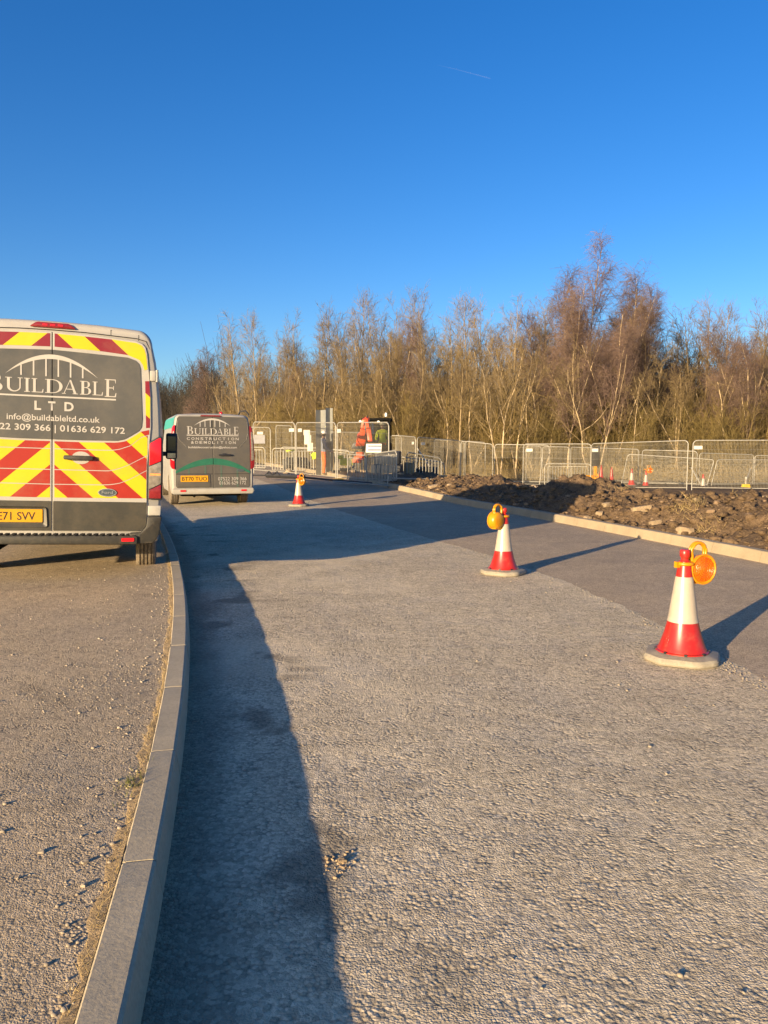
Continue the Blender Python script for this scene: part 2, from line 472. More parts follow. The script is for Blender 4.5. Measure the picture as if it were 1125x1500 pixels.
def xr(y): return 4.75 - 0.25 * (y - 9.2) - 0.0035 * (y - 9.2) * abs(y - 9.2) * (1 if y > 9.2 else 0.35)
def rise(y): return min(1.1, 0.024 * max(0.0, y - 19.0) * sstep(17, 22, y))
def g(x, y):
    u = x - xr(y)
    w = sstep(0.6, 7.0, u)
    low = -0.32 * sstep(14, 27, y)
    far = sstep(70, 160, y) * 0.5
    return rise(y) * (1 - w) + low * w + far

def bank_h(u, x, y):
    hc = 0.40 * sstep(3, 8, y) * (1 - 0.30 * sstep(13.5, 16, y)) * (1 - 0.45 * sstep(17, 20, y)) * (1 - 0.75 * sstep(21, 26, y))
    b = hc * sstep(0.10, 2.1, u) * (1 - sstep(3.5, 15, u))
    def gs(cx, cy, sx, sy, h): return h * math.exp(-((x - cx) / sx) ** 2 - ((y - cy) / sy) ** 2)
    b += gs(4.9, 18.6, 0.9, 1.5, 0.36) + gs(3.2, 23.5, 1.1, 1.2, 0.30) + gs(2.1, 24.6, 1.3, 0.8, 0.12) + gs(1.6, 27.5, 0.9, 1.3, 0.25)
    b += gs(7.2, 12.6, 1.2, 1.2, 0.10) + gs(4.2, 15.6, 0.7, 0.9, 0.12)
    return b + 0.11 * sstep(0.0, 0.3, u)

# ground: one sheet to the horizon, finer near the camera
def axis(bands):
    a = []
    for lo, hi, st in bands: a += list(np.arange(lo, hi, st))
    return np.array(a + [bands[-1][1]])
gx = axis([(-900, -200, 100), (-200, -60, 14), (-60, -16, 4), (-16, 22, 1.0), (22, 70, 4), (70, 200, 13), (200, 900, 100)])
gy = axis([(-300, -40, 40), (-40, -4, 6), (-4, 50, 1.0), (50, 90, 4), (90, 300, 15), (300, 1800, 150)])
V = []
for y in gy:
    for x in gx:
        z = g(x, y) - 0.09
        if abs(x) < 70 and y > 36: z += 0.10 * (noise.noise(Vector((x * 0.35, y * 0.35, 0))))
        V.append((x, y, z))
nx = len(gx)
Fq = [(j * nx + i, j * nx + i + 1, (j + 1) * nx + i + 1, (j + 1) * nx + i) for j in range(len(gy) - 1) for i in range(nx - 1)]
o = mesh_obj('ground', arrays_mesh('ground', V, Fq), M['ground'], None, 180); tag(o, kind='structure')

# road: strip between the kerbs
ys = list(np.arange(-4, 0.6, 0.4)) + list(np.arange(0.6, 15, 0.06)) + list(np.arange(15, 47, 0.4)); V = []; DIRT = []; DUST = []
near = [0.06 * i for i in range(13)]
nc = len(near) + 60
def circ(p, q, r):
    ax, ay = p; bx, by = q; cx, cy = r
    d = 2 * (ax * (by - cy) + bx * (cy - ay) + cx * (ay - by))
    ux = ((ax * ax + ay * ay) * (by - cy) + (bx * bx + by * by) * (cy - ay) + (cx * cx + cy * cy) * (ay - by)) / d
    uy = ((ax * ax + ay * ay) * (cx - bx) + (bx * bx + by * by) * (ax - cx) + (cx * cx + cy * cy) * (bx - ax)) / d
    return ux, uy, math.hypot(ax - ux, ay - uy)
TC = circ((-1.2, 7.6), (-0.75, 9.3), (0.6, 11.5))
for y in ys:
    a, b = xl(y) - 0.06, xr(y) + 0.04
    for k in range(nc):
        x = a + near[k] if k < 13 else a + 0.78 + (b - a - 0.78) * (k - 12) / (nc - 13)
        V.append((x, y, rise(y)))
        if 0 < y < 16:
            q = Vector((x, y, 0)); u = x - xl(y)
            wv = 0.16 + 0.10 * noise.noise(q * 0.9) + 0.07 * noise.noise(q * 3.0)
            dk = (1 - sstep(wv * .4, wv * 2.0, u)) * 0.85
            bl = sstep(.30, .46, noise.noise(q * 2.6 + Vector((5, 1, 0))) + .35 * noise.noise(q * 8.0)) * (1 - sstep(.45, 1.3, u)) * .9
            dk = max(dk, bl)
            rr = math.hypot(x - TC[0], y - TC[1]) - TC[2]
            du = 0.0
            for off in (0.0, .55, 1.55):
                du = max(du, math.exp(-((rr - off) / .11) ** 2) * (.55 + .45 * noise.noise(q * 2.2)))
            du *= sstep(5.5, 7.5, y) * (1 - sstep(11.5, 13.5, y))
            du = max(du, .75 * sstep(.12, .5, noise.noise(q * .55 + Vector((3, 3, 0))) + .4 * noise.noise(q * 2.3)))
        else: dk = du = 0.0
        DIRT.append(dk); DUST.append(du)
Fq = [(j * nc + i, j * nc + i + 1, (j + 1) * nc + i + 1, (j + 1) * nc + i) for j in range(len(ys) - 1) for i in range(nc - 1)]
me = arrays_mesh('road', V, Fq)
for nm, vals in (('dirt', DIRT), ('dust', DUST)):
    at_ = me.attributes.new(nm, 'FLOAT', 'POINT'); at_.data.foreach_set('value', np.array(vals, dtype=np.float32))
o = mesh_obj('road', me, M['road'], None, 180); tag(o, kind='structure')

# newer dark tarmac lane laid beside the right kerb, with a ragged joint
SE = [(2.35, -4), (2.33, 2), (2.28, 4.5), (2.21, 5.6), (2.09, 7.0), (1.80, 8.45), (1.32, 10.3), (0.80, 11.6), (-0.02, 14.1), (-0.95, 17.0), (-2.2, 21), (-3.6, 25.5), (-5.6, 31), (-9, 39)]
sx = np.array([p[0] for p in SE]); sy = np.array([p[1] for p in SE])
ys = list(np.arange(-4, 38, 0.07)); V = []; nc = 7
for y in ys:
    a = float(np.interp(y, sy, sx)) + 0.06 * noise.noise(Vector((0, y * 1.3, 3))) + 0.04 * noise.noise(Vector((0, y * 6, 9))) + 0.02 * noise.noise(Vector((0, y * 17, 5)))
    b = xr(y) + 0.03
    for k in range(nc):
        V.append((a + (b - a) * k / (nc - 1), y, rise(y) + (0.006 if k else -0.001)))
        if k == 0: V[-1] = (a - 0.012, y, rise(y) - 0.001)
Fq = [(j * nc + i, j * nc + i + 1, (j + 1) * nc + i + 1, (j + 1) * nc + i) for j in range(len(ys) - 1) for i in range(nc - 1)]
o = mesh_obj('tarmac_lane', arrays_mesh('tarmac_lane', V, Fq), M['lane']); tag(o, kind='structure')

# kerbs: cast kerbstones with open joints
def kerb(name, line, side, h, w, mat, stone=0.915, batter=0.022, rad=0.007):
    """line: face (road side) polyline; side=-1 body to the left, +1 to the right"""
    P = [Vector((p[0], p[1], 0)) for p in line]
    S = [0.0]
    for i in range(1, len(P)): S.append(S[-1] + (P[i] - P[i - 1]).length)
    S = np.array(S); X = np.array([p.x for p in P]); Y = np.array([p.y for p in P])
    def at(s): return Vector((float(np.interp(s, S, X)), float(np.interp(s, S, Y)), 0))
    prof = [(0, -0.08), (0, 0.0), (batter - 0.004, h - rad), (batter, h - 0.004), (batter + rad, h), (w - 0.006, h), (w, h - 0.006), (w, -0.08)]
    mb = MB(); s = 0.0; n = len(prof); r2 = random.Random(5)
    while s < S[-1] - 0.05:
        e = min(s + stone, S[-1]); a = s + 0.004; bb = e - 0.004
        k = 6; rings = []; jz = r2.uniform(-0.0006, 0.0006); jx = r2.uniform(-0.0012, 0.0012)
        for i in range(k + 1):
            q = a + (bb - a) * i / k
            p = at(q); d = (at(min(q + 0.1, S[-1])) - at(max(q - 0.1, 0))).normalized()
            nrm = Vector((d.y, -d.x, 0)) * side
            z = rise(p.y)
            ch = 0.004 if i in (0, k) else 0.0
            rings.append([p + nrm * (pr[0] + jx) + Vector((0, 0, z + pr[1] + jz - (ch if pr[1] > 0.02 else 0))) for pr in prof])
        vs = [v for r in rings for v in r]; fs = []
        for i in range(k):
            for q in range(n - 1):
                f = (i * n + q, i * n + q + 1, (i + 1) * n + q + 1, (i + 1) * n + q)
                fs.append(f if side < 0 else f[::-1])
        fs.append(tuple(range(n))); fs.append(tuple(range(k * n + n - 1, k * n - 1, -1)))
        mb.add(vs, fs); s = e
    o = mb.build(name, mat, None); tag(o, kind='structure'); return o
kerb('left_kerb_strip', [(p.x, p.y) for p in LKC], -1, 0.127, 0.125, M['kerb_l'])
# bedding mortar seen in the joints
kerb('right_kerb_strip', [(xr(y), y) for y in np.arange(-2, 40, 0.3)], 1, 0.150, 0.165, M['kerb_r'], batter=0.04)

# pavement on the left, with a slight fall towards the kerb
ys = list(np.arange(-4, 46, 0.4)); offs = [0.125, 0.4, 0.9, 1.6, 2.5, 4, 7, 12, 22]
V = []
for y in ys:
    for k, of in enumerate(offs):
        x = xl(y) - of * 1.03
        V.append((x, y, rise(y) + 0.114 + 0.006 * min(of, 3)))
nc = len(offs)
Fq = [(j * nc + i + 1, j * nc + i, (j + 1) * nc + i, (j + 1) * nc + i + 1) for j in range(len(ys) - 1) for i in range(nc - 1)]
o = mesh_obj('pavement', arrays_mesh('pavement', V, Fq), M['pave'], None, 180); tag(o, kind='structure')

# gritty strip of washed-up soil along the back of the kerb
V = []; ys = list(np.arange(-0.5, 13, 0.025)); nc = 5
for y in ys:
    wd = 0.040 + 0.035 * noise.noise(Vector((3, y * 1.1, 0))) + 0.03 * noise.noise(Vector((3, y * 7, 0))) + 0.015 * noise.noise(Vector((3, y * 23, 0)))
    wd = max(0.012, wd)
    for k in range(nc):
        t = k / (nc - 1); x = xl(y) - 0.129 - wd * t
        zz = 0.116 + 0.008 * (1 - t) * (0.5 + noise.noise(Vector((x * 30, y * 30, 1)))) + (0.0 if k < nc - 1 else -0.006)
        V.append((x, y, zz))
Fq = [(j * nc + i + 1, j * nc + i, (j + 1) * nc + i, (j + 1) * nc + i + 1) for j in range(len(ys) - 1) for i in range(nc - 1)]
o = mesh_obj('kerb_edge_soil', arrays_mesh('kerb_edge_soil', V, Fq), M['grit'], None, 180); tag(o, kind='structure')

# bank of dug earth behind the right kerb
us = [0.13, 0.17, 0.22] + list(np.arange(0.27, 3.2, 0.05)) + list(np.arange(3.2, 6, 0.12)) + list(np.arange(6, 19, 0.5))
ys = list(np.arange(-2, 6.5, 0.5)) + list(np.arange(6.5, 20, 0.055)) + list(np.arange(20, 34, 0.15))
V = []
for y in ys:
    bx = xr(y)
    for i, u in enumerate(us):
        x = bx + u; b = bank_h(u, x, y)
        ed = sstep(0.13, 0.6, u) * (1 - sstep(14, 18, u)) * (1 - sstep(29, 33, y))
        r = 0.35 + 0.65 * (1 - sstep(2.6, 5, u))
        p = Vector((x, y, 0))
        nn = 0.13 * noise.noise(p * 1.3) + 0.11 * noise.noise(p * 3.1 + Vector((7, 0, 0))) + 0.05 * noise.noise(p * 7 + Vector((0, 9, 0)))
        c1 = noise.noise(p * 13 + Vector((0, 0, 4))); nn += 0.055 * c1 + 0.06 * max(0, noise.noise(p * 5.5 + Vector((2, 2, 2)))) + 0.028 * noise.noise(p * 26)
        z = g(x, y) + b + nn * ed * r * (0.4 + min(1.0, b * 2.2))
        if i in (0,) or i >= len(us) - 2 or y > 33.3: z = g(x, y) - 0.14 if i else rise(y) + 0.02
        V.append((x, y, z))
nu = len(us)
BANKV = np.array(V).reshape(len(ys), nu, 3); BYS = np.array(ys); BUS = np.array(us)
def bank_z(x, y):
    u = x - xr(y)
    if u < 0.15 or u > 17 or y < -1 or y > 32: return g(x, y) - 0.09
    j = int(np.argmin(abs(BYS - y))); i = int(np.argmin(abs(BUS - u)))
    return max(float(BANKV[j, i, 2]), g(x, y) - 0.09)
Fq = [(j * nu + i, j * nu + i + 1, (j + 1) * nu + i + 1, (j + 1) * nu + i) for j in range(len(ys) - 1) for i in range(nu - 1)]
o = mesh_obj('earth_bank', arrays_mesh('earth_bank', V, Fq), M['bank'], None, 180); tag(o, kind='structure')

# ------------------------------------------------------------------ stones
def rock_mesh(seed, sub=2, rough=0.25, flat=0.7):
    bm = bmesh.new(); bmesh.ops.create_icosphere(bm, subdivisions=sub, radius=1.0)
    of = Vector((seed * 3.7, seed * 1.3, seed * 0.7))
    for v in bm.verts:
        d = v.co.normalized()
        k = 1 + rough * noise.noise(d * 1.3 + of) * 1.6 + rough * 0.5 * noise.noise(d * 3.1 + of)
        q = d * k
        for ax in range(3):                       # blocky facets
            lim = 0.72 + 0.12 * noise.noise(Vector((ax, seed, 2.2)))
            q[ax] = max(-lim, min(lim, q[ax]))
        q.z *= flat
        v.co = q
    me = bpy.data.meshes.new('rock'); bm.to_mesh(me); bm.free()
    return me
ROCKS = [rock_mesh(i, 3, 0.28, 0.65 + 0.1 * (i % 4)) for i in range(8)]
for me in ROCKS:
    me.materials.append(M['stone']); me.shade_smooth(); me.set_sharp_from_angle(angle=R(28))
def stone(x, y, s, label, group=None, seed=0, rz=0.0, sx=1.0, z=None, name='stone', cat='stone', mat=None):
    me = ROCKS[seed % 8]
    if mat is not None:
        me = me.copy(); me.materials.clear(); me.materials.append(mat)
    o = bpy.data.objects.new(name, me); C.objects.link(o)
    zz = bank_z(x, y) if z is None else z
    s *= .52 if name == 'stone' else .72
    o.location = (x, y, zz + s * 0.12); o.scale = (s * sx, s, s); o.rotation_euler = (rng.uniform(-.2, .2), rng.uniform(-.2, .2), rz)
    return tag(o, label, cat, group)
stone(4.55, 13.55, 0.23, 'long pale sandstone boulder lying on top of the earth bank', seed=1, rz=0.1, sx=1.9)
BG = 'stones along the foot of the earth bank'
stone(3.72, 14.0, 0.15, 'squarish tan stone leftmost at the edge of the sunlit earth, against the kerb', BG, 2, 0.4)
stone(3.98, 14.15, 0.17, 'rounded brown stone just right of the squarish tan stone by the kerb', BG, 3, 1.1)
stone(4.20, 14.5, 0.16, 'pale stone higher on the left end of the sunlit bank', BG, 4, 2.1)
stone(4.72, 12.1, 0.14, 'pale broken slab halfway up the sunlit bank below the long boulder', BG, 5, 0.3, 1.5)
stone(4.42, 12.45, 0.15, 'flat brown slab left of the pale broken slab on the bank', BG, 6, 0.2, 1.6)
stone(4.55, 11.55, 0.20, 'broad crumbling yellow lump low on the bank near the kerb', BG, 7, 0.1, 1.6, mat=M['clod'])
stone(5.15, 11.0, 0.11, 'small pale stone beside the dark hollow at the foot of the bank', BG, 0, 0.9)
stone(5.35, 13.2, 0.11, 'pale stone on the bank right of the long boulder', BG, 2, 0.7, 1.4)
stone(6.2, 12.5, 0.09, 'small white stone on the right part of the bank', BG, 4, 0.2)
stone(1.45, 22.55, 0.22, 'sunlit cluster stone at the broken end of the kerb', BG, 6, 0.3, 1.6)
stone(1.9, 22.3, 0.16, 'grey stone right of the broken kerb end in shade', BG, 3, 0.3)
stone(3.3, 23.4, 0.20, 'pale stone on top of the small sunlit heap by the fence', BG, 5, 0.8)

# countless small rubble on the bank: one object
P = []; 
def scatter_rocks(name, spots, mat, sub=1, kind='stuff'):
    Vs = []; Fs = []; b = 0
    base = [rock_mesh(20 + i, sub, 0.3, 0.75) for i in range(6)]
    arr = []
    for me in base:
        v = np.zeros(len(me.vertices) * 3, dtype=np.float32); me.vertices.foreach_get('co', v)
        f = np.zeros(len(me.polygons) * 3, dtype=np.int32); me.loops.foreach_get('vertex_index', f)
        arr.append((v.reshape(-1, 3), f.reshape(-1, 3))); bpy.data.meshes.remove(me)
    for i, (x, y, z, s) in enumerate(spots):
        v, f = arr[i % 6]; a = rng.uniform(0, 6.28); ca, sa = math.cos(a), math.sin(a)
        sc = np.array([rng.uniform(.7, 1.4), rng.uniform(.7, 1.3), rng.uniform(.6, 1.1)]) * s
        w = v * sc
        w = np.stack([w[:, 0] * ca - w[:, 1] * sa + x, w[:, 0] * sa + w[:, 1] * ca + y, w[:, 2] + z + s * 0.2], axis=1)
        Vs.append(w); Fs.append(f + b); b += len(v)
    o = mesh_obj(name, arrays_mesh(name, np.concatenate(Vs), np.concatenate(Fs)), mat)
    return tag(o, kind=kind)
sp = []
while len(sp) < 1200:
    y = rng.uniform(8, 26); u = abs(rng.gauss(1.0, 1.1)) + 0.2
    if u > 5: continue
    x = xr(y) + u
    s = min(0.085, 0.010 * math.exp(abs(rng.gauss(0, 0.80))))
    sp.append((x, y, bank_z(x, y), s))
o = scatter_rocks('bank_rubble', sp, M['rubble']); tag(o, 'small stones and clods strewn over the earth bank', 'rubble')

sp = []
while len(sp) < 3000:
    y = rng.uniform(7.5, 26); u = abs(rng.gauss(.9, 1.2)) + 0.16
    if u > 6: continue
    x = xr(y) + u; sp.append((x, y, bank_z(x, y), min(0.12, 0.020 * math.exp(abs(rng.gauss(0, 0.75))))))
o = scatter_rocks('bank_clods', sp, M['bank']); tag(o, 'dark clods of soil covering the earth bank', 'clods')

# loose grit and pebbles on the pavement
sp = []
def pz(x, y): return rise(y) + 0.114 + 0.006 * min((xl(y) - x) / 1.03, 3)
for i in range(1300):
    y = rng.uniform(1.2, 8.5); d = abs(rng.gauss(0, 1.0)) * 1.2 + 0.14
    if rng.random() < 0.45: d = 0.14 + abs(rng.gauss(0, 0.09))
    if d > 4.5: continue
    x = xl(y) - d
    sp.append((x, y, pz(x, y), min(0.011, 0.0026 * math.exp(abs(rng.gauss(0, 0.7))))))
for i in range(260):                                      # worn patch of exposed chippings
    x = -1.62 + rng.gauss(0, 0.13); y = 4.25 + rng.gauss(0, 0.28)
    sp.append((x, y, pz(x, y), rng.uniform(0.002, 0.0065)))
o = scatter_rocks('pavement_grit', sp, M['pebble']); tag(o, 'loose grit and chippings scattered on the pavement', 'grit')
sp = []
for i in range(420):
    y = rng.uniform(1.4, 11); x = rng.uniform(xl(y) + 0.05, 2.4)
    sp.append((x, y, 0, min(0.012, 0.0028 * math.exp(abs(rng.gauss(0, 0.6))))))
for i in range(420):                                      # crumbled edge of the new lane
    y = rng.uniform(3.6, 12) if i > 160 else rng.uniform(4.2, 5.6)
    x = float(np.interp(y, sy, sx)) + rng.gauss(0, .05)
    sp.append((x, y, .004, rng.uniform(.002, .008)))
o = scatter_rocks('road_grit', sp, M['pebble']); tag(o, 'loose grit lying on the road surface', 'grit')
PG = 'pebbles on the pavement'
for i, (x, y, s, lb) in enumerate([
    (-1.117, 2.41, 0.016, 'brown pebble casting a long shadow, left of the kerb joint'),
    (-0.953, 2.35, 0.016, 'pale pebble nearest the kerb joint on the pavement'),
    (-0.905, 2.22, 0.015, 'pale pebble just below the one by the kerb joint'),
    (-1.56, 2.86, 0.014, 'white pebble farthest left on the pavement'),
    (-0.99, 2.90, 0.013, 'small pebble above the kerb joint on the pavement'),
    (-1.40, 2.02, 0.020, 'pebble at the left edge of the photo casting a long shadow'),
    (-1.20, 1.80, 0.018, 'pebble near the bottom left corner casting a shadow')]):
    stone(x, y, s, lb, PG, i, i * 0.7, 1.2, z=pz(x, y), name='pebble', cat='pebble', mat=M['pebble'])
CG = 'clods on the road'
stone(-0.145, 2.56, 0.022, 'larger dry clod of earth on the road at the shadow edge', CG, 2, 0.3, 1.3, z=0, name='clod', cat='clod', mat=M['clod'])
stone(-0.195, 2.58, 0.016, 'smaller clod of earth just left of the larger one at the shadow edge', CG, 5, 0.9, 1.2, z=0, name='clod', cat='clod', mat=M['clod'])
sp = [(-0.16 + rng.gauss(0, .035), 2.56 + rng.gauss(0, .04), 0, rng.uniform(.003, .009)) for i in range(45)]
o = scatter_rocks('clod_crumbs', sp, M['clod']); tag(o, 'crumbs of dry earth around the two clods', 'crumbs')

# dry grass and weeds behind the kerb
P0 = []; P1 = []; R0 = []; R1 = []
for i in range(1100):
    y = rng.uniform(1.3, 9.5)
    if noise.noise(Vector((1, y * 1.9, 5))) < -0.05 and rng.random() < 0.8: continue
    x = xl(y) - 0.13 - abs(rng.gauss(0, 0.018)); z = 0.118
    L = rng.uniform(0.008, 0.030); a = rng.uniform(0, 6.28); t = rng.uniform(0.3, 1.3)
    P0.append((x, y, z)); P1.append((x + L * math.sin(t) * math.cos(a), y + L * math.sin(t) * math.sin(a), z + L * math.cos(t))); R0.append(0.0009); R1.append(0.0003)
o = mesh_obj('kerb_edge_grass', arrays_mesh('kerb_edge_grass', *sticks(P0, P1, R0, R1)), M['straw']); tag(o, 'dry grass and straw along the back of the left kerb', 'grass', kind='stuff')
P0 = []; P1 = []; R0 = []; R1 = []
for i in range(60):
    x = -0.99 + rng.gauss(0, .02); y = 2.93 + rng.gauss(0, .07); L = rng.uniform(.015, .04); a = rng.uniform(0, 6.28); t = rng.uniform(.2, 1.1)
    P0.append((x, y, .120)); P1.append((x + L * math.sin(t) * math.cos(a), y + L * math.sin(t) * math.sin(a), .120 + L * math.cos(t))); R0.append(.0016); R1.append(.0004)
o = mesh_obj('weed_tuft', arrays_mesh('weed_tuft', *sticks(P0, P1, R0, R1)), M['grass_green']); tag(o, 'small green weed tuft growing behind the left kerb', 'weed', kind='stuff')
P0 = []; P1 = []; R0 = []; R1 = []
for cx, cy, n in ((5.1, 12.9, 120), (5.0, 16.4, 60), (6.3, 13.2, 60), (4.9, 11.6, 70), (6.4, 10.6, 70)):
    for i in range(n):
        x = cx + rng.gauss(0, .16); y = cy + rng.gauss(0, .16); L = rng.uniform(.05, .2); a = rng.uniform(0, 6.28); t = rng.uniform(.2, 1.3)
        z = bank_z(x, y); P0.append((x, y, z)); P1.append((x + L * math.sin(t) * math.cos(a), y + L * math.sin(t) * math.sin(a), z + L * math.cos(t))); R0.append(.0035); R1.append(.001)
o = mesh_obj('bank_grass', arrays_mesh('bank_grass', *sticks(P0, P1, R0, R1)), M['straw']); tag(o, 'dead straw-coloured grass tufts on the earth bank', 'grass', kind='stuff')
# ------------------------------------------------------------------ lettering
def text_mesh(s, bold=0.0):
    cu = bpy.data.curves.new('t', 'FONT'); cu.body = s; cu.size = 1.0; cu.offset = bold; cu.resolution_u = 4
    o = bpy.data.objects.new('t', cu); C.objects.link(o)
    bpy.context.view_layer.update()
    me = bpy.data.meshes.new_from_object(o.evaluated_get(bpy.context.evaluated_depsgraph_get()))
    bpy.data.objects.remove(o); bpy.data.curves.remove(cu)
    return me
def lettering(s, x0, x1, z, h, y, mat, parent, bold=0.012, name='lettering', label=None):
    """flat letters on a plane facing -y, x0..x1, baseline z, capital height h"""
    me = text_mesh(s, bold)
    v = np.zeros(len(me.vertices) * 3, dtype=np.float32); me.vertices.foreach_get('co', v); v = v.reshape(-1, 3)
    mn, mx = v[:, 0].min(), v[:, 0].max()
    cap = 0.73
    w = np.stack([x0 + (v[:, 0] - mn) / (mx - mn) * (x1 - x0), np.full(len(v), y), z + v[:, 1] / cap * h], axis=1).astype(np.float32)
    me.vertices.foreach_set('co', w.ravel()); me.update()
    if len(me.polygons) and me.polygons[0].normal.y > 0: me.flip_normals()
    me.materials.clear()
    o = mesh_obj(name, me, mat, parent)
    if label: o['label'] = label
    return o

# serif capitals for the logo, drawn as overlapping strokes (each a hair proud of the last)
def bowl(cx, cz, rx, rz, t, a0=-90, a1=90, n=16, thin=0.28):
    """half ring, thick in the middle and thin at its ends"""
    out = []; inn = []
    for i in range(n + 1):
        a = R(a0 + (a1 - a0) * i / n); k = thin + (1 - thin) * max(0, math.cos(a - R((a0 + a1) / 2))) ** 1.2
        out.append((cx + rx * math.cos(a), cz + rz * math.sin(a)))
        inn.append((cx + (rx - t * k) * math.cos(a), cz + (rz - t * max(0.32, 0.3 * k)) * math.sin(a)))
    return [[out[i], out[i + 1], inn[i + 1], inn[i]] for i in range(n)]
def rect(x0, z0, x1, z1): return [(x0, z0), (x1, z0), (x1, z1), (x0, z1)]
def serif_glyph(c):
    t = 0.15; s = 0.045
    stem = lambda x: [rect(x, 0, x + t, 1), rect(x - 0.09, 0, x + t + 0.09, s), rect(x - 0.09, 1 - s, x + t + 0.09, 1)]
    if c == 'I': return stem(0.1), 0.36
    if c == 'L': return stem(0.1) + [rect(0.2, 0, 0.64, 0.05), [(0.58, 0), (0.68, 0), (0.70, 0.26), (0.66, 0.26)]], 0.70
    if c == 'D': return stem(0.1) + bowl(0.34, 0.5, 0.50, 0.5, 0.16) + [rect(0.2, 0, 0.35, 0.05), rect(0.2, 0.95, 0.35, 1)], 0.88
    if c == 'B': return stem(0.1) + bowl(0.34, 0.76, 0.24, 0.24, 0.13) + bowl(0.34, 0.27, 0.31, 0.27, 0.15) + [rect(0.2, 0, 0.35, 0.05), rect(0.2, 0.95, 0.35, 1), rect(0.2, 0.50, 0.36, 0.55)], 0.68
    if c == 'E': return stem(0.1) + [rect(0.2, 0, 0.60, 0.05), rect(0.2, 0.95, 0.60, 1), rect(0.2, 0.49, 0.50, 0.54), [(0.55, 0), (0.64, 0), (0.66, 0.24), (0.62, 0.24)], [(0.56, 1), (0.62, 1), (0.63, 0.78), (0.60, 0.78)], rect(0.48, 0.40, 0.52, 0.63)], 0.68
    if c == 'A': return [[(0.48, 1.02), (0.58, 1.02), (0.95, 0), (0.77, 0)], [(0.08, 0), (0.14, 0), (0.53, 1.0), (0.50, 1.02)], rect(0.25, 0.32, 0.72, 0.37), rect(-0.02, 0, 0.24, s), rect(0.68, 0, 1.04, s)], 1.02
    if c == 'U':
        b = []
        n = 14
        for i in range(n):
            a0 = PI + PI * i / n; a1 = PI + PI * (i + 1) / n
            def pt(a, k):
                th = 0.15 if math.cos(a) < 0 else 0.07
                th = th * abs(math.cos(a)) + 0.07 * (1 - abs(math.cos(a)))
                return (0.46 + (0.36 - k * th) * math.cos(a), 0.34 + (0.36 - k * th) * math.sin(a))
            b.append([pt(a0, 0), pt(a1, 0), pt(a1, 1), pt(a0, 1)])
        return b + [rect(0.10, 0.33, 0.25, 1), rect(0.75, 0.33, 0.82, 1), rect(0.0, 1 - s, 0.36, 1), rect(0.66, 1 - s, 0.92, 1)], 0.94
    return [], 0.4
LOGO_X = [(0.000, 0.122), (0.141, 0.272), (0.283, 0.328), (0.340, 0.430), (0.442, 0.577), (0.571, 0.697), (0.711, 0.800), (0.810, 0.893), (0.907, 1.0)]
def logo_word(x0, x1, z, h_small, h_big, y, mat, parent, drop=0.0):
    mb = MB(); q = 0
    for i, c in enumerate('BUILDABLE'):
        gl, w = serif_glyph(c); big = i in (0, 8); h = h_big if big else h_small
        xs = [p[0] for poly in gl for p in poly]; mn, mx = min(xs), max(xs)
        a = x0 + LOGO_X[i][0] * (x1 - x0); b = x0 + LOGO_X[i][1] * (x1 - x0)
        for poly in gl:
            q += 1
            mb.flat_xz([(a + (p[0] - mn) / (mx - mn) * (b - a), z - (drop if big else 0) + p[1] * h) for p in poly], y - 0.0001 * (q % 7))
    return mb.build('lettering', mat, parent)
def arch_logo(cx, hw, z0, z1, t, bars, bz, bw, y, mat, parent):
    """thin bridge arch with hangers"""
    mb = MB(); n = 36
    def zz(x, top):
        u = (x - cx) / hw
        return z0 + (z1 - z0 - (0 if top else t)) * (1 - u * u)
    for i in range(n):
        a = cx - hw + 2 * hw * i / n; b = cx - hw + 2 * hw * (i + 1) / n
        mb.flat_xz([(a, zz(a, 0) - .0005), (b, zz(b, 0) - .0005), (b, zz(b, 1)), (a, zz(a, 1))], y)
    for x in bars:
        mb.flat_xz([(x - bw / 2, bz), (x + bw / 2, bz), (x + bw / 2, zz(x, 0)), (x - bw / 2, zz(x, 0))], y - 0.0004)
    return mb.build('bridge_emblem', mat, parent)
def rpoly(pts, r, n=5):
    """round the corners of a polygon"""
    out = []; m = len(pts)
    for i in range(m):
        p0 = Vector(pts[i - 1]); p = Vector(pts[i]); p1 = Vector(pts[(i + 1) % m])
        d0 = p0 - p; d1 = p1 - p; l = min(r, d0.length * .45, d1.length * .45)
        a = p + d0.normalized() * l; b = p + d1.normalized() * l
        for k in range(n + 1):
            t = k / n; q = a * (1 - t) ** 2 + p * 2 * t * (1 - t) + b * t * t
            out.append((q.x, q.y))
    return out
def mirror(pts): return [(-x, z) for x, z in pts][::-1]
def ellipse(cx, cz, rx, rz, n=28): return [(cx + rx * math.cos(2 * PI * i / n), cz + rz * math.sin(2 * PI * i / n)) for i in range(n)]

# ------------------------------------------------------------------ vans
def wheel(parent, x, y, r, w, side):
    mx = Matrix.Translation((x, y, r)) @ Matrix.Rotation(PI / 2, 4, 'Y')
    t = MB(); hw = w / 2
    prof = [(r * .60, -hw * .9), (r * .86, -hw), (r * .965, -hw * .86)]
    for gcut in (-.55, -.18, .18, .55):                       # tread grooves
        prof += [(r, hw * (gcut - .09)), (r - .012, hw * (gcut - .06)), (r - .012, hw * (gcut + .06)), (r, hw * (gcut + .09))]
    prof += [(r * .965, hw * .86), (r * .86, hw), (r * .60, hw * .9)]
    t.lathe(prof, 40, mx)
    o = t.build('wheel', M['tyre'], parent, 40)
    rm = MB(); rm.lathe([(0.02, -hw * .55), (r * .25, -hw * .6), (r * .55, -hw * .35), (r * .615, -hw * .88), (r * .615, hw * .88), (r * .55, hw * .35), (r * .25, hw * .6), (0.02, hw * .55)], 28, mx)
    rm.build('rim', M['rim'], o, 30)
    return o

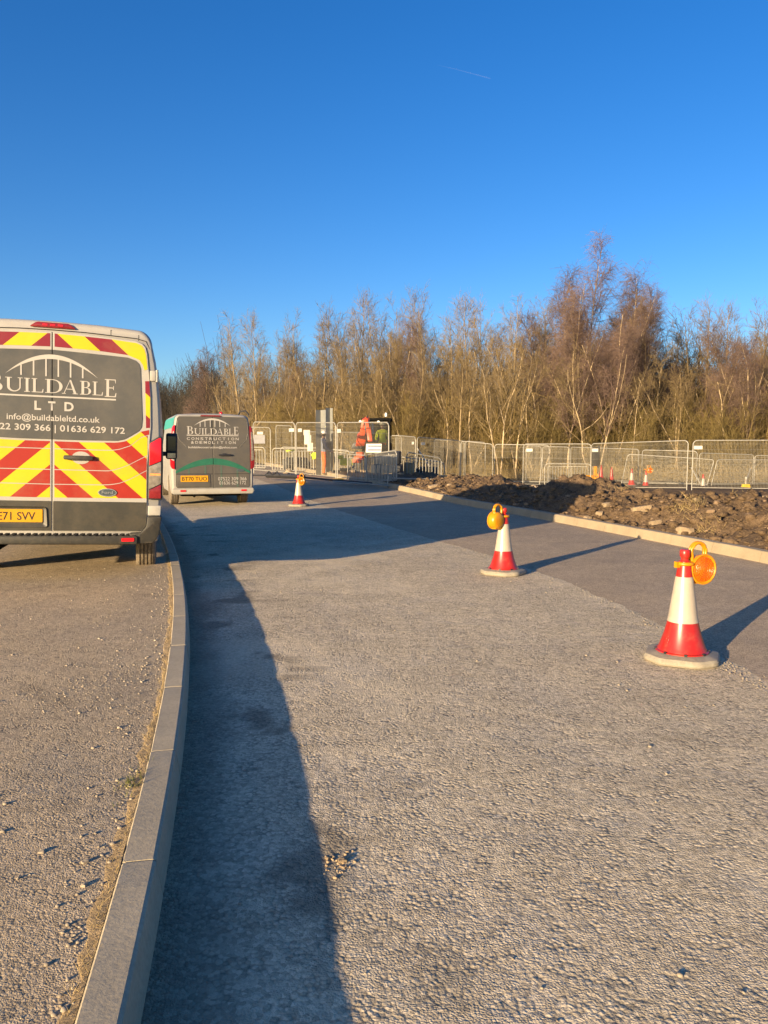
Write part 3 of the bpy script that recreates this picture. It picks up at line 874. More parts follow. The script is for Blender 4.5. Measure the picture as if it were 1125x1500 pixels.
def van_body(name, parent, mat, halfw, L, zroof, sections, axles, wr, zlow):
    """loft: halfw(z); sections: (y, inset, zroof, zlow_add)"""
    NS = 12; NC = 7
    ys = sorted(sections, key=lambda s: s[0])
    yy = [s[0] for s in ys]
    allY = set(yy)
    for ax in axles:
        for i in range(-10, 11): allY.add(round(ax + wr * math.sin(PI / 2 * i / 10), 4))
        allY.add(round(ax - wr - .004, 4)); allY.add(round(ax + wr + .004, 4))
    allY = sorted(allY)
    V = []; F = []
    for y in allY:
        ins = float(np.interp(y, yy, [s[1] for s in ys])); zr = float(np.interp(y, yy, [s[2] for s in ys]))
        zl = zlow + float(np.interp(y, yy, [s[3] for s in ys]))
        for ax in axles:
            if abs(y - ax) <= wr: zl = max(zl, 0.33 + math.sqrt(max(0, wr * wr - (y - ax) ** 2)))
        rc = min(0.15, zr * .12)
        zt = zr - 0.03 - rc
        half = [(0, zl), (halfw(zl + .06) - ins - .06, zl), (halfw(zl + .05) - ins - .012, zl + .015)]
        for i in range(NS + 1):
            z = zl + .06 + (zt - zl - .06) * i / NS
            half.append((halfw(z) - ins, z))
        xt = halfw(zt) - ins
        for i in range(1, NC + 1):
            a = PI / 2 * i / NC
            half.append((xt - rc * .95 * (1 - math.cos(a)), zt + rc * math.sin(a)))
        half.append((xt * .45, zr - .008)); half.append((0, zr))
        ring = half + [(-p[0], p[1]) for p in half[-2:0:-1]]
        V += [(p[0], y, p[1]) for p in ring]; n = len(ring)
    for j in range(len(allY) - 1):
        for i in range(n):
            i2 = (i + 1) % n
            F.append((j * n + i, j * n + i2, (j + 1) * n + i2, (j + 1) * n + i))
    F.append(tuple(range(n - 1, -1, -1))); b = (len(allY) - 1) * n; F.append(tuple(b + i for i in range(n)))
    mb = MB(); mb.add(V, F)
    o = mb.build(name, mat, parent, 38)
    me = o.data
    bm = bmesh.new(); bm.from_mesh(me); bmesh.ops.recalc_face_normals(bm, faces=bm.faces); bm.to_mesh(me); bm.free()
    return o

# --- near van: high white panel van with chevron rear doors
van = empty('panel_van', (-3.27, 7.495, 0.075), (0, 0, 0), 'white panel van with red and yellow chevron rear doors, parked on the pavement', 'van')
van.rotation_mode = 'XYZ'
van.matrix_world = Matrix.Translation((-3.27, 7.495, 0.07)) @ Matrix.Rotation(R(15.7), 4, 'Z') @ Matrix.Rotation(R(2.0), 4, 'Y')
HZ = [0.3, 0.45, 0.55, 0.9, 1.17, 1.51, 1.79, 1.99, 2.16, 2.32, 2.45, 2.6]
HX = [0.98, 0.995, 1.004, 1.018, 1.02, 1.012, 1.0, 0.985, 0.967, 0.942, 0.905, 0.86]
hw1 = lambda z: float(np.interp(z, HZ, HX))
body = van_body('body', van, M['white_paint'], hw1, 5.9, 2.57,
    [(0.0, 0.026, 2.535, 0.08), (0.008, 0.014, 2.553, 0.06), (0.025, 0.004, 2.570, 0.04), (0.06, 0.0, 2.582, 0.02), (0.13, 0.0, 2.585, 0.0), (0.6, 0.0, 2.585, 0), (2.5, 0.0, 2.59, 0), (3.7, 0.0, 2.57, 0),
     (4.0, 0.02, 2.52, 0), (4.25, 0.05, 2.40, 0), (5.0, 0.02, 1.50, 0), (5.15, 0.02, 1.36, 0), (5.6, 0.06, 1.18, 0), (5.85, 0.14, 1.0, 0), (5.95, 0.3, 0.80, 0.05)], (1.10, 4.85), 0.41, 0.42)
for sx in (-1, 1):
    for ay in (1.10, 4.85):
        wheel(van, sx * 0.86, ay, 0.345, 0.215, sx)
u = MB(); u.box((0, 3.2, 0.34), (1.5, 3.6, 0.12)); u.box((0.0, 2.0, 0.40), (1.3, 0.5, 0.10)); u.tube([(-.62, 0.3, .30), (-.62, 1.6, .30)], .035); u.box((0, 1.1, .345), (1.35, .12, .12))
u.build('underbody', M['under'], van)
# rear doors
rd = [(0.004, 2.470), (0.004, 0.548), (0.80, 0.548), (0.852, 0.565), (0.879, 0.612), (0.884, 0.88), (0.886, 1.22), (0.905, 1.45), (0.917, 1.60), (0.911, 1.92), (0.889, 2.16), (0.873, 2.32), (0.857, 2.38), (0.825, 2.415), (0.763, 2.437), (0.30, 2.468)]
DY = -0.014
dobj = []
for sx in (1, -1):
    poly = rd if sx > 0 else mirror(rd)
    mb = MB(); mb.prism_xz(poly, DY, 0.01)
    d = mb.build('rear_door', M['white_paint'], van, 30, bevel=0.004, segs=1); dobj.append(d)
    f = (lambda q: q) if sx > 0 else mirror
    # lower grey wrap
    low = MB(); low.flat_xz(f(rpoly([(0.008, 0.552), (0.80, 0.552), (0.850, 0.568), (0.876, 0.613), (0.881, 0.842), (0.008, 0.842)], .01)), DY - .002)
    low.build('grey_wrap', M['grey_lower'], d)
    # window blank with grey vinyl
    win = [(0.004, 2.300), (0.004, 1.442), (0.27, 1.442), (0.598, 1.449), (0.666, 1.466), (0.726, 1.502), (0.800, 1.552), (0.826, 1.590), (0.834, 1.67), (0.812, 2.17), (0.797, 2.215), (0.765, 2.245), (0.689, 2.271), (0.265, 2.290)]
    wb = MB(); wb.prism_xz(f(win), DY - .006, DY + .002)
    wb.build('window_panel', M['grey_vinyl'], d, 30, bevel=0.002, segs=1)
    # upper chevron band, running down the corner; side strip; lower chevron field in three courses
    ub = [(0.020, 2.455), (0.264, 2.448), (0.557, 2.435), (0.770, 2.417), (0.820, 2.396), (0.846, 2.358), (0.862, 2.30), (0.876, 2.166), (0.846, 2.156), (0.832, 2.205), (0.797, 2.255), (0.685, 2.296), (0.467, 2.314), (0.295, 2.322), (0.020, 2.330)]
    st = [(0.855, 2.05), (0.893, 2.052), (0.905, 1.90), (0.905, 1.59), (0.868, 1.586)]
    c = MB(); c.flat_xz(f(ub), DY - .002); c.flat_xz(f(st), DY - .002)
    c.build('chevron_vinyl', M['chev_high'], d)
    def ln(pts):                       # joint line as function of x
        X = [p[0] for p in pts]; Z = [p[1] for p in pts]
        return lambda x: float(np.interp(x, X, Z))
    top = ln([(0, 1.428), (0.27, 1.428), (0.60, 1.435), (0.67, 1.451), (0.73, 1.488), (0.805, 1.538), (0.84, 1.572), (0.905, 1.572)])
    l1 = ln([(0, 1.352), (0.50, 1.352), (0.60, 1.360), (0.727, 1.408), (0.83, 1.50), (0.905, 1.52)])
    l2 = ln([(0, 1.150), (0.515, 1.149), (0.60, 1.168), (0.703, 1.212), (0.885, 1.315)])
    l3 = ln([(0, 1.006), (0.50, 1.010), (0.607, 1.024), (0.71, 1.067), (0.878, 1.163)])
    bt = ln([(0, 0.872), (0.878, 0.878)])
    right = lambda z: float(np.interp(z, [0.87, 1.22, 1.45, 1.58], [0.876, 0.877, 0.893, 0.903]))
    c = MB()
    for hi, lo in ((top, l1), (l1, l2), (l2, l3), (l3, bt)):
        xs = [0.020 + 0.05 * i for i in range(40) if 0.020 + 0.05 * i < 0.86]
        xe = min(right(hi(0.87)), right(lo(0.87)))
        xs.append(xe)
        for a, b in zip(xs[:-1], xs[1:]):
            c.flat_xz(f([(a, lo(a) + .0042), (b, lo(b) + .0042), (b, hi(b) - .0042), (a, hi(a) - .0042)]), DY - .002)
    c.build('chevron_vinyl', M['chev_low'], d)
# seam, handle, badge
mb = MB(); mb.box((0, -0.004, 1.51), (0.008, 0.006, 1.90)); mb.build('door_seam', M['seam'], van)
mb = MB(); mb.flat_xz(ellipse(0.262, 1.271, 0.085, 0.062), DY - .0034); mb.build('handle_dish', M['white_paint'], dobj[0])
mb = MB(); mb.prism_xz(rpoly([(0.105, 1.250), (0.375, 1.250), (0.375, 1.292), (0.105, 1.292)], .02), DY - .045, DY - .018); mb.box((.14, DY - .01, 1.271), (.05, .02, .036)); mb.box((.34, DY - .01, 1.271), (.05, .02, .036))
mb.build('handle', M['bumper_plastic'], dobj[0], 40, bevel=.004)
mb = MB(); mb.prism_xz(ellipse(0.508, 0.934, 0.088, 0.041), DY - .010, DY); bd = mb.build('badge', M['chrome'], dobj[0], 30)
mb = MB(); mb.flat_xz(ellipse(0.508, 0.934, 0.078, 0.033), DY - .0112); mb.build('badge_oval', M['badge'], bd)
lettering('Ford', 0.455, 0.561, 0.921, 0.032, DY - .0124, M['chrome'], bd, 0.01)
# number plate in its recess on the left door
mb = MB(); 
ro = rpoly([(-0.735, 0.582), (-0.042, 0.582), (-0.052, 0.786), (-0.725, 0.786)], .03); ri = rpoly([(-0.69, 0.612), (-0.075, 0.612), (-0.082, 0.772), (-0.683, 0.772)], .02)
n = len(ro)
mb.add([(p[0], DY - .003, p[1]) for p in ro] + [(p[0], DY - .016, (p[1] - .68) * .97 + .68) for p in ro] + [(p[0], DY - .003, p[1]) for p in ri],
       [(i, (i + 1) % n, n + (i + 1) % n, n + i) for i in range(n)] + [(n + i, n + (i + 1) % n, 2 * n + (i + 1) % n, 2 * n + i) for i in range(n)])
mb.build('plate_recess', M['grey_lower'], dobj[1], 60)
mb = MB(); mb.prism_xz(rpoly([(-0.606, 0.634), (-0.086, 0.634), (-0.086, 0.760), (-0.606, 0.760)], .01), DY - .012, DY - .002); pl = mb.build('number_plate', M['plate_yellow'], dobj[1])
lettering('FE71 SVV', -0.530, -0.150, 0.656, 0.080, DY - .0135, M['plate_black'], dobj[1], 0.006, 'plate_lettering')
# logo
LY = DY - .0085
logo_word(-0.578, 0.586, 1.886, 0.132, 0.172, LY, M['vinyl_white'], van, 0.010)
arch_logo(0.0, 0.412, 2.052, 2.253, 0.042, [-0.275 + 0.110 * i for i in range(6)], 2.044, 0.014, LY, M['vinyl_white'], van)
mb = MB(); mb.flat_xz(rect(-0.585, 1.844, 0.582, 1.859), LY); mb.build('logo_rule', M['vinyl_white'], van)
for ch, a, b in (('L', -0.158, -0.098), ('T', -0.036, 0.030), ('D', 0.110, 0.194)):
    lettering(ch, a, b, 1.722, 0.086, LY, M['vinyl_white'], van, 0.03)
lettering('info@buildableltd.co.uk', -0.402, 0.434, 1.620, 0.058, LY, M['vinyl_white'], van, 0.012)
lettering('07522 309 366 | 01636 629 172', -0.612, 0.668, 1.522, 0.062, LY, M['vinyl_white'], van, 0.014)
# header, high brake light, gutter lines
mb = MB(); mb.prism_xz(rpoly([(-0.205, 2.508), (0.215, 2.508), (0.15, 2.556), (-0.14, 2.556)], .02), -0.022, 0.06); hb = mb.build('high_brake_light', M['lens_dark_red'], van, 40, bevel=.006)
for x in (-.07, 0.0, .07):
    mb = MB(); mb.box((x + .005, -.0245, 2.532), (.045, .004, .016)); mb.build('brake_light_diode', M['lens_red'], hb)
mb = MB()
mb.tube([(-.90, .004, 2.36), (-.86, -.002, 2.44), (-.77, -.004, 2.462), (-.3, -.004, 2.486), (0, -.004, 2.490), (.3, -.004, 2.486), (.77, -.004, 2.462), (.86, -.002, 2.44), (.90, .004, 2.36)], .0045, 6)
mb.box((.53, .03, 2.505), (.008, .06, .05)); mb.box((.79, .03, 2.47), (.008, .06, .06)); mb.box((-.53, .03, 2.505), (.008, .06, .05)); mb.box((-.79, .03, 2.47), (.008, .06, .06))
mb.build('door_seal', M['seam'], van)
# hinges
for sx in (-1, 1):
    for z in (2.105, 1.64):
        if z == 1.64: continue
        mb = MB(); mb.box((sx * .928, -.016, z), (.055, .03, .10)); mb.tube([(sx * .968, -.02, z - .06), (sx * .968, -.02, z + .06)], .013, 8); mb.box((sx * .972, .03, z), (.02, .09, .09))
        mb.build('hinge', M['white_paint'], van, 40, bevel=.005)
# tail lamps: tall lens wrapped round the corner, three bands
for sx in (-1, 1):
    f = (lambda q: q) if sx > 0 else mirror
    hs = MB(); hs.prism_xz(f(rpoly([(.892, .872), (1.032, .868), (1.036, 1.2), (1.026, 1.505), (1.0, 1.512), (.897, 1.445)], .015)), -.030, .12); tl = hs.build('tail_lamp', M['black_plastic'], van, 35, bevel=.008)
    for nm, poly, mt in (('red_lens', [(.903, 1.212), (1.018, 1.262), (1.016, 1.488), (1.0, 1.494), (.905, 1.432)], 'lens_red'),
                         ('clear_lens', [(.903, .975), (1.020, 1.035), (1.018, 1.254), (.903, 1.204)], 'lens_clear'),
                         ('lower_lens', [(.903, .884), (1.018, .884), (1.020, 1.026), (.903, .966)], 'lens_dark_red')):
        mb = MB(); mb.prism_xz(f(rpoly(poly, .012)), -.040, -.02); mb.build(nm, M[mt], tl, 35, bevel=.004)
    mb = MB(); mb.prism_xz(f(rect(.91, 1.115, 1.012, 1.135)), -.0415, -.03); mb.build('amber_bulb', M['lens_amber'], tl)
    # bright painted pad under the lamp, corner of the bumper
    mb = MB(); mb.prism_xz(f(rpoly([(.894, .712), (1.016, .712), (1.022, .812), (.896, .812)], .012)), -.035, .10); mb.build('corner_panel', M['white_paint'], van, 35, bevel=.012)
    mb = MB(); mb.prism_xz(f(rpoly([(.72, .425), (.95, .435), (1.005, .52), (1.028, .705), (.892, .705), (.880, .60), (.83, .543), (.72, .535)], .02)), -.075, .16); mb.build('bumper_corner', M['bumper_plastic'], van, 35, bevel=.02)
    mb = MB(); mb.prism_xz(f(rpoly([(.648, .455), (.768, .457), (.768, .492), (.648, .490)], .008)), -.108, -.09); mb.build('reflector', M['lens_red'], van, 35)
mb = MB(); mb.prism_xz(rpoly([(-.80, .425), (.80, .425), (.80, .510), (-.80, .510)], .02), -.10, .05); bp = mb.build('bumper', M['bumper_plastic'], van, 35, bevel=.012)
mb = MB()
for i in range(25):
    x = -.74 + i * .0617
    mb.add([(x, -.092, .5115), (x + .032, -.092, .5115), (x + .058, -.03, .53), (x + .026, -.03, .53), (x, -.092, .505), (x + .032, -.092, .505), (x + .058, -.03, .505), (x + .026, -.03, .505)],
           [(0, 1, 2, 3), (4, 7, 6, 5), (0, 4, 5, 1), (1, 5, 6, 2), (2, 6, 7, 3), (3, 7, 4, 0)])
mb.build('step_tread', M['bumper_plastic'], bp)
# door mirrors, windscreen, side glass
for sx in (-1, 1):
    mb = MB(); mb.box((sx * 1.14, 4.30, 1.42), (.17, .12, .40)); mb.box((sx * 1.04, 4.33, 1.30), (.14, .06, .07)); o = mb.build('door_mirror', M['black_plastic'], van, 40, bevel=.035)
    mb = MB(); mb.box((sx * 1.14, 4.236, 1.46), (.12, .012, .22)); mb.build('mirror_glass', M['dark_glass'], o)
    mb = MB(); mb.box((sx * 1.14, 4.236, 1.275), (.12, .012, .075)); mb.build('wide_angle_glass', M['mirror_glass'], o)
    mb = MB(); X = sx * 1.004
    mb.add([(sx * 1.022, 3.72, 1.42), (sx * 1.02, 4.72, 1.40), (sx * .985, 4.25, 2.05), (sx * .985, 3.74, 2.08)], [(0, 1, 2, 3)]); mb.build('side_window', M['dark_glass'], van)
mb = MB(); mb.add([(-.86, 4.96, 1.57), (.86, 4.96, 1.57), (.76, 4.30, 2.37), (-.76, 4.30, 2.37)], [(0, 1, 2, 3)]); mb.build('windscreen', M['dark_glass'], van)
for sx in (-1, 1):
    mb = MB(); mb.prism_xz(rpoly([(sx * .55, .85), (sx * .85, .85), (sx * .82, 1.02), (sx * .60, 1.0)], .03), 5.80, 5.93); mb.build('headlight', M['lens_clear'], van, 35)

# --- second van: grey mid-size van with a green arch
van2 = empty('wrapped_van', label='grey wrapped van with a green arch on its rear doors, parked beyond the chevron van', cat='van')
van2.matrix_world = Matrix.Translation((-4.15, 18.7, 0.0)) @ Matrix.Rotation(R(20), 4, 'Z') @ Matrix.Rotation(R(0.3), 4, 'Y')
H2Z = [0.25, 0.4, 0.6, 0.95, 1.3, 1.5, 1.75, 1.97, 2.1, 2.25]; H2X = [0.95, 0.975, 0.985, 0.99, 0.98, 0.965, 0.935, 0.905, 0.88, 0.83]
hw2 = lambda z: float(np.interp(z, H2Z, H2X))
van_body('body', van2, M['silver_paint'], hw2, 5.0, 2.2,
    [(0.0, 0.05, 2.20, 0.08), (0.03, 0.02, 2.225, 0.04), (0.10, 0.0, 2.245, 0.0), (0.6, 0, 2.265, 0), (2.8, 0, 2.26, 0), (3.2, 0.02, 2.20, 0), (3.5, 0.05, 2.05, 0), (4.1, 0.03, 1.40, 0), (4.3, 0.03, 1.25, 0), (4.8, 0.10, 1.05, 0), (5.0, 0.25, 0.8, 0.05)], (0.98, 3.91), 0.39, 0.29)
for sx in (-1, 1):
    for ay in (0.98, 3.91): wheel(van2, sx * .86, ay, .335, .215, sx)
mb = MB(); mb.box((0, 2.5, .29), (1.45, 4.2, .12)); mb.box((0, .45, .33), (1.2, .4, .14)); mb.tube([(-.45, .05, .25), (-.45, 1.2, .27)], .03); mb.build('underbody', M['under'], van2)
D2 = -0.014
rd2 = [(0.005, 2.17), (0.005, .455), (.855, .455), (.885, .50), (.885, .86), (.900, 1.0), (.893, 1.45), (.865, 1.95), (.835, 2.12), (.79, 2.165)]
d2 = []
for sx in (1, -1):
    f = (lambda q: q) if sx > 0 else mirror
    mb = MB(); mb.prism_xz(f(rd2), D2, .02); d = mb.build('rear_door', M['grey_custom'], van2, 30, bevel=.006, segs=1); d2.append(d)
    wp = rpoly([(.03, 2.115), (.03, 1.42), (.62, 1.44), (.80, 1.62), (.845, 1.80), (.815, 2.09)], .05)
    mb = MB(); mb.prism_xz(f(wp), D2 - .008, D2); mb.build('window_panel', M['grey_custom'], d, 30, bevel=.004, segs=1)
    mb = MB(); mb.tube([(sx * .823, D2 - .008, 2.06), (sx * .850, D2 - .008, 1.80), (sx * .805, D2 - .008, 1.62), (sx * .63, D2 - .008, 1.437)], .003, 6); mb.build('window_edge_highlight', M['silver_paint'], d)  # silver line on the window edge, standing in for its highlight
    # green arch, right and left halves
    mb = MB(); xs = [.006 + .88 * i / 16 for i in range(17)]
    up = lambda x: 1.165 - .32 * (x / .90) ** 2; dn = lambda x: max(1.012 - .20 * (x / .86) ** 2, .80)
    for a, b in zip(xs[:-1], xs[1:]): mb.flat_xz(f([(a, dn(a)), (b, dn(b)), (b, up(b)), (a, up(a))]), D2 - .004)
    mb.build('green_arch', M['green'], d)
    mb = MB()
    for x in (.19, .58):
        mb = MB(); mb.flat_xz(f(rect(x - .02, .47, x + .02, dn(x) - .004)), D2 - .004); mb.build('arch_hanger', M['green_dim'], d)
    mb = MB(); mb.box((sx * .45, D2 - .001, .788), (.86, .008, .012)); mb.build('door_crease', M['seam'], d)
mb = MB(); mb.box((0, -.004, 1.31), (.012, .01, 1.72)); mb.build('door_seam', M['seam'], van2)
LY2 = D2 - .012
logo_word(-.615, .615, 1.735, .150, .195, LY2, M['vinyl_white'], van2, 0.0)
arch_logo(-.012, .435, 1.945, 2.128, .045, [-.30, -.185, -.06, .05, .165, .295], 1.92, .018, LY2, M['vinyl_white'], van2)
mb = MB(); mb.flat_xz(rect(-.617, 1.706, .613, 1.723), LY2); mb.build('logo_rule', M['vinyl_white'], van2)
def spaced(s, x0, x1, z, h, y, par, bold):
    n = len(s); wd = (x1 - x0) / (n + (n - 1) * .45)
    for i, c in enumerate(s):
        a = x0 + i * wd * 1.45
        if c == 'I': a += wd * .4; b = a + wd * .2
        else: b = a + wd
        lettering(c, a, b, z, h, y, M['vinyl_white'], par, bold)
spaced('CONSTRUCTION', -.615, .617, 1.606, .066, LY2, van2, .012)
spaced('&DEMOLITION', -.519, .545, 1.516, .066, LY2, van2, .012)
lettering('buildableconstruction@yahoo.com', -.585, .575, 1.408, .050, LY2, M['vinyl_white'], van2, .02)
lettering('07522 309 366', .111, .803, .628, .085, D2 - .007, M['vinyl_white'], d2[0], .0)
lettering('01636 629 172', .136, .787, .527, .085, D2 - .007, M['vinyl_white'], d2[0], .0)
mb = MB(); mb.prism_xz(rpoly([(.13, 1.225), (.43, 1.225), (.43, 1.268), (.13, 1.268)], .02), D2 - .05, D2 - .015); mb.box((.27, D2 - .01, 1.255), (.10, .02, .06)); mb.build('handle', M['black_plastic'], d2[0], 40, bevel=.005)
mb = MB(); mb.prism_xz(ellipse(.66, .872, .085, .038), D2 - .012, D2 - .002); mb.build('badge', M['badge'], d2[0], 30)
mb = MB(); mb.prism_xz(rpoly([(-.86, .475), (-.065, .475), (-.075, .778), (-.85, .778)], .03), D2 - .010, D2 - .001); mb.build('plate_recess', M['grey_custom'], d2[1], 30, bevel=.006)
mb = MB(); mb.prism_xz(rpoly([(-.775, .602), (-.13, .602), (-.13, .752), (-.775, .752)], .01), D2 - .022, D2 - .008); mb.build('number_plate', M['plate_yellow'], d2[1])
lettering('BT70 TUO', -.745, -.16, .630, .094, D2 - .024, M['plate_black'], d2[1], .008, 'plate_lettering')
mb = MB(); mb.prism_xz(rpoly([(-.30, 2.172), (.20, 2.172), (.17, 2.202), (-.27, 2.202)], .01), -.03, .08); mb.build('high_brake_light', M['lens_dark_red'], van2, 30)
for sx in (-1, 1):
    f = (lambda q: q) if sx > 0 else mirror
    mb = MB(); mb.prism_xz(f(rpoly([(.908, .90), (.975, .92), (1.002, 1.0), (1.006, 1.25), (.985, 1.55), (.945, 1.90), (.915, 1.95), (.885, 1.955), (.905, 1.5)], .02)), -.035, .14); tl = mb.build('tail_lamp', M['lens_red' if sx < 0 else 'lens_dark_red'], van2, 35, bevel=.012)  # right lamp: darker lens materials paint in its dimness from facing away
    mb = MB(); mb.prism_xz(f(rpoly([(.915, 1.10), (.985, 1.13), (.970, 1.45), (.940, 1.80), (.912, 1.82), (.918, 1.45)], .015)), -.043, -.02); mb.build('clear_lens', M['vinyl_white' if sx < 0 else 'lens_clear'], tl, 35, bevel=.004)
    mb = MB(); mb.prism_xz(f(rpoly([(.66, .365), (.79, .365), (.79, .408), (.66, .408)], .006)), -.085, -.06); mb.build('reflector', M['lens_red'], van2, 35)
    # teal vinyl along the upper side
    mb = MB(); X = lambda z: sx * (hw2(z) + .004)
    zt = 2.247 - .03 - .15; pf = [(hw2(z), z) for z in (1.90, 1.96, 2.02, zt)]
    for q in (15, 30, 45, 60): pf.append((hw2(zt) - .15 * .95 * (1 - math.cos(R(q))), zt + .15 * math.sin(R(q))))
    nq = len(pf); vs = [(sx * (px + .006), y, z + .003) for y in (.14, 3.0) for px, z in pf]
    mb.add(vs, [((i, i + nq, i + nq + 1, i + 1) if sx > 0 else (i, i + 1, i + nq + 1, i + nq)) for i in range(nq - 1)]); mb.build('teal_wrap', M['teal'], van2)
    mb = MB(); mb.box((sx * 1.09, 3.35, 1.30), (.2, .12, .28)); mb.build('door_mirror', M['black_plastic'], van2, 40, bevel=.03)
    mb = MB(); mb.add([(sx * (hw2(1.3) + .005), 2.9, 1.3), (sx * (hw2(1.3) + .005), 3.9, 1.3), (sx * (hw2(1.85) + .004), 3.5, 1.85), (sx * (hw2(1.85) + .004), 2.95, 1.85)], [(0, 1, 2, 3)]); mb.build('side_window', M['dark_glass'], van2)
mb = MB(); mb.prism_xz(rpoly([(-.95, .30), (.95, .30), (.985, .38), (.965, .445), (-.965, .445), (-.985, .38)], .03), -.075, .12); mb.build('bumper', M['silver_paint'], van2, 35, bevel=.025)
mb = MB(); mb.add([(-.8, 4.07, 1.45), (.8, 4.07, 1.45), (.72, 3.56, 2.02), (-.72, 3.56, 2.02)], [(0, 1, 2, 3)]); mb.build('windscreen', M['dark_glass'], van2)
mb = MB(); mb.lathe([(.045, 2.25), (.048, 2.28), (.04, 2.315), (.02, 2.33), (0.0, 2.332)], 16, Matrix.Translation((.33, .9, 0))); mb.build('roof_beacon', M['lens_red'], van2, 40)
mb = MB(); mb.tube([(.70, .5, 2.24), (.74, .45, 2.33), (.86, .35, 2.335), (.93, .33, 2.25), (.95, .33, 2.18)], .022, 8); mb.build('roof_bracket', M['black_plastic'], van2, 40)
# ------------------------------------------------------------------ cones and lamps
def make_cone(x, y, z, rz, label, h=0.75, tilt=(0, 0), group='red and white traffic cones', detail=True):
    t = empty('traffic_cone', (x, y, z), (tilt[0], tilt[1], rz), label, 'cone', group)
    t.scale = (h / .75,) * 3
    b = MB(); n = 48; pts = []
    for i in range(n):
        a = 2 * PI * i / n; r = 0.252 / max(abs(math.cos(a)) ** 1, abs(math.sin(a)), (abs(math.cos(a)) + abs(math.sin(a))) / 1.32)
        pts.append((r * math.cos(a), r * math.sin(a)))
    vs = []; fs = []
    for (k, z) in ((.97, 0), (1.0, .012), (1.0, .030), (.96, .046), (.80, .056), (.70, .060), (.0, .062)):
        vs += [(p[0] * k, p[1] * k, z) for p in pts]
    for j in range(6):
        for i in range(n):
            fs.append((j * n + i, j * n + (i + 1) % n, (j + 1) * n + (i + 1) % n, (j + 1) * n + i))
    fs.append(tuple(range(n - 1, -1, -1)))
    b.add(vs, fs); b.build('base', M['cone_base'], t, 30)
    def rad(z):
        return float(np.interp(z, [.055, .07, .10, .18, .28, .45, .60, .67], [.168, .160, .146, .119, .095, .071, .050, .040]))
    lo = MB(); zs = [.056, .07, .085, .10, .14, .18, .23, .28, .36, .45, .56, .62, .668]
    lo.lathe([(.172, .060), (.172, .066)] + [(rad(z), z) for z in zs[1:]] + [(.030, .674), (.024, .684), (.027, .694), (.034, .704), (.034, .738), (.028, .748), (.012, .750), (0, .750)], 40)
    lo.build('cone_body', M['cone_red'], t, 35)
    sl = MB(); sl.lathe([(rad(z) + .0022, z) for z in (.262, .30, .36, .42, .48, .53, .567)], 40); sl.build('reflective_sleeve', M['cone_white'], t, 50)
    if detail:
        mb = MB()
        for k in range(8):
            a = 2 * PI * k / 8 + .2; mb.box((.168 * math.cos(a), .168 * math.sin(a), .066), (.018, .018, .014), Matrix.Rotation(a, 3, 'Z'))
        mb.build('base_lugs', M['black_plastic'], t)
    return t

def make_lamp(x, y, z, phi, label, s=1.0):
    """amber road lamp clipped on a cone top; local +x = offset from cone, lens faces local -y"""
    t = empty('road_lamp', (x, y, z), (0, 0, phi), label, 'road lamp', 'yellow road lamps clipped on cones')
    t.scale = (s,) * 3
    cx = .126; cz = .613
    Mx = Matrix.Translation((cx, 0, cz)) @ Matrix.Rotation(PI / 2, 4, 'X')
    b = MB(); b.lathe([(.0, -.052), (.062, -.052), (.082, -.042), (.094, -.018), (.096, .026), (.104, .030), (.104, .044), (.096, .047), (.086, .038), (0, .036)], 40, Mx)
    # box for the battery below and behind, squared foot
    b.prism_xz(rpoly([(cx - .10, cz - .098), (cx + .045, cz - .098), (cx + .055, cz - .02), (cx - .10, cz + .06)], .012), -.026, .032)
    b.build('lamp_body', M['lamp_yellow'], t, 40)
    L = MB(); L.lathe([(.085, .037), (.083, .043), (.077, .046), (.074, .043), (.067, .049), (.063, .045), (.055, .051), (.050, .047), (.041, .053), (.036, .049), (.026, .054), (.021, .050), (.012, .054), (0, .053)], 40, Mx)
    for q in range(12):
        a = 2 * PI * q / 12; L.box((cx + .062 * math.cos(a), -.047, cz + .062 * math.sin(a)), (.036, .006, .004), Matrix.Rotation(-a, 3, 'Y'))
    L.build('lens', M['lamp_lens'], t, 25)
    # carrying loop
    h = MB(); pth = []
    for i in range(17):
        a = R(205 - 230 * i / 16); pth.append((cx - .018 + .060 * math.cos(a), 0.0, cz + .115 + .062 * math.sin(a)))
    pth = [(cx - .072, 0, cz + .03)] + pth + [(cx + .048, 0, cz + .06)]
    for dy in (-.008, .010):
        h.tube([(p[0], dy, p[2]) for p in pth], .011, 8)
    h.build('carry_handle', M['lamp_yellow'], t, 60)
    cl = MB(); ring = [(.051 * math.cos(2 * PI * k / 20), .051 * math.sin(2 * PI * k / 20), .655) for k in range(20)]
    cl.tube(ring, .0125, 8, closed=True); cl.box((.070, 0, .648), (.07, .04, .045)); cl.box((-.062, 0, .65), (.03, .026, .04))
    cl.build('clamp_ring', M['lamp_yellow'], t, 50)
    return t
make_cone(2.02, 5.12, 0.003, 0.35, 'large red and white cone nearest the camera, on the right of the road')
make_lamp(2.02, 5.12, 0.003, R(20), 'amber lamp showing its round orange lens, on the nearest cone')
make_cone(1.36, 8.68, 0.003, 0.2, 'red and white cone in the middle of the road, second from the camera')
make_lamp(1.36, 8.68, 0.003, R(219), 'yellow lamp seen from behind, on the second cone')
make_cone(-2.08, 18.75, 0.003, 0.6, 'red and white cone in shade beside the grey wrapped van')
make_lamp(-2.08, 18.75, 0.003, R(-38), 'yellow lamp on the shaded cone beside the grey wrapped van')

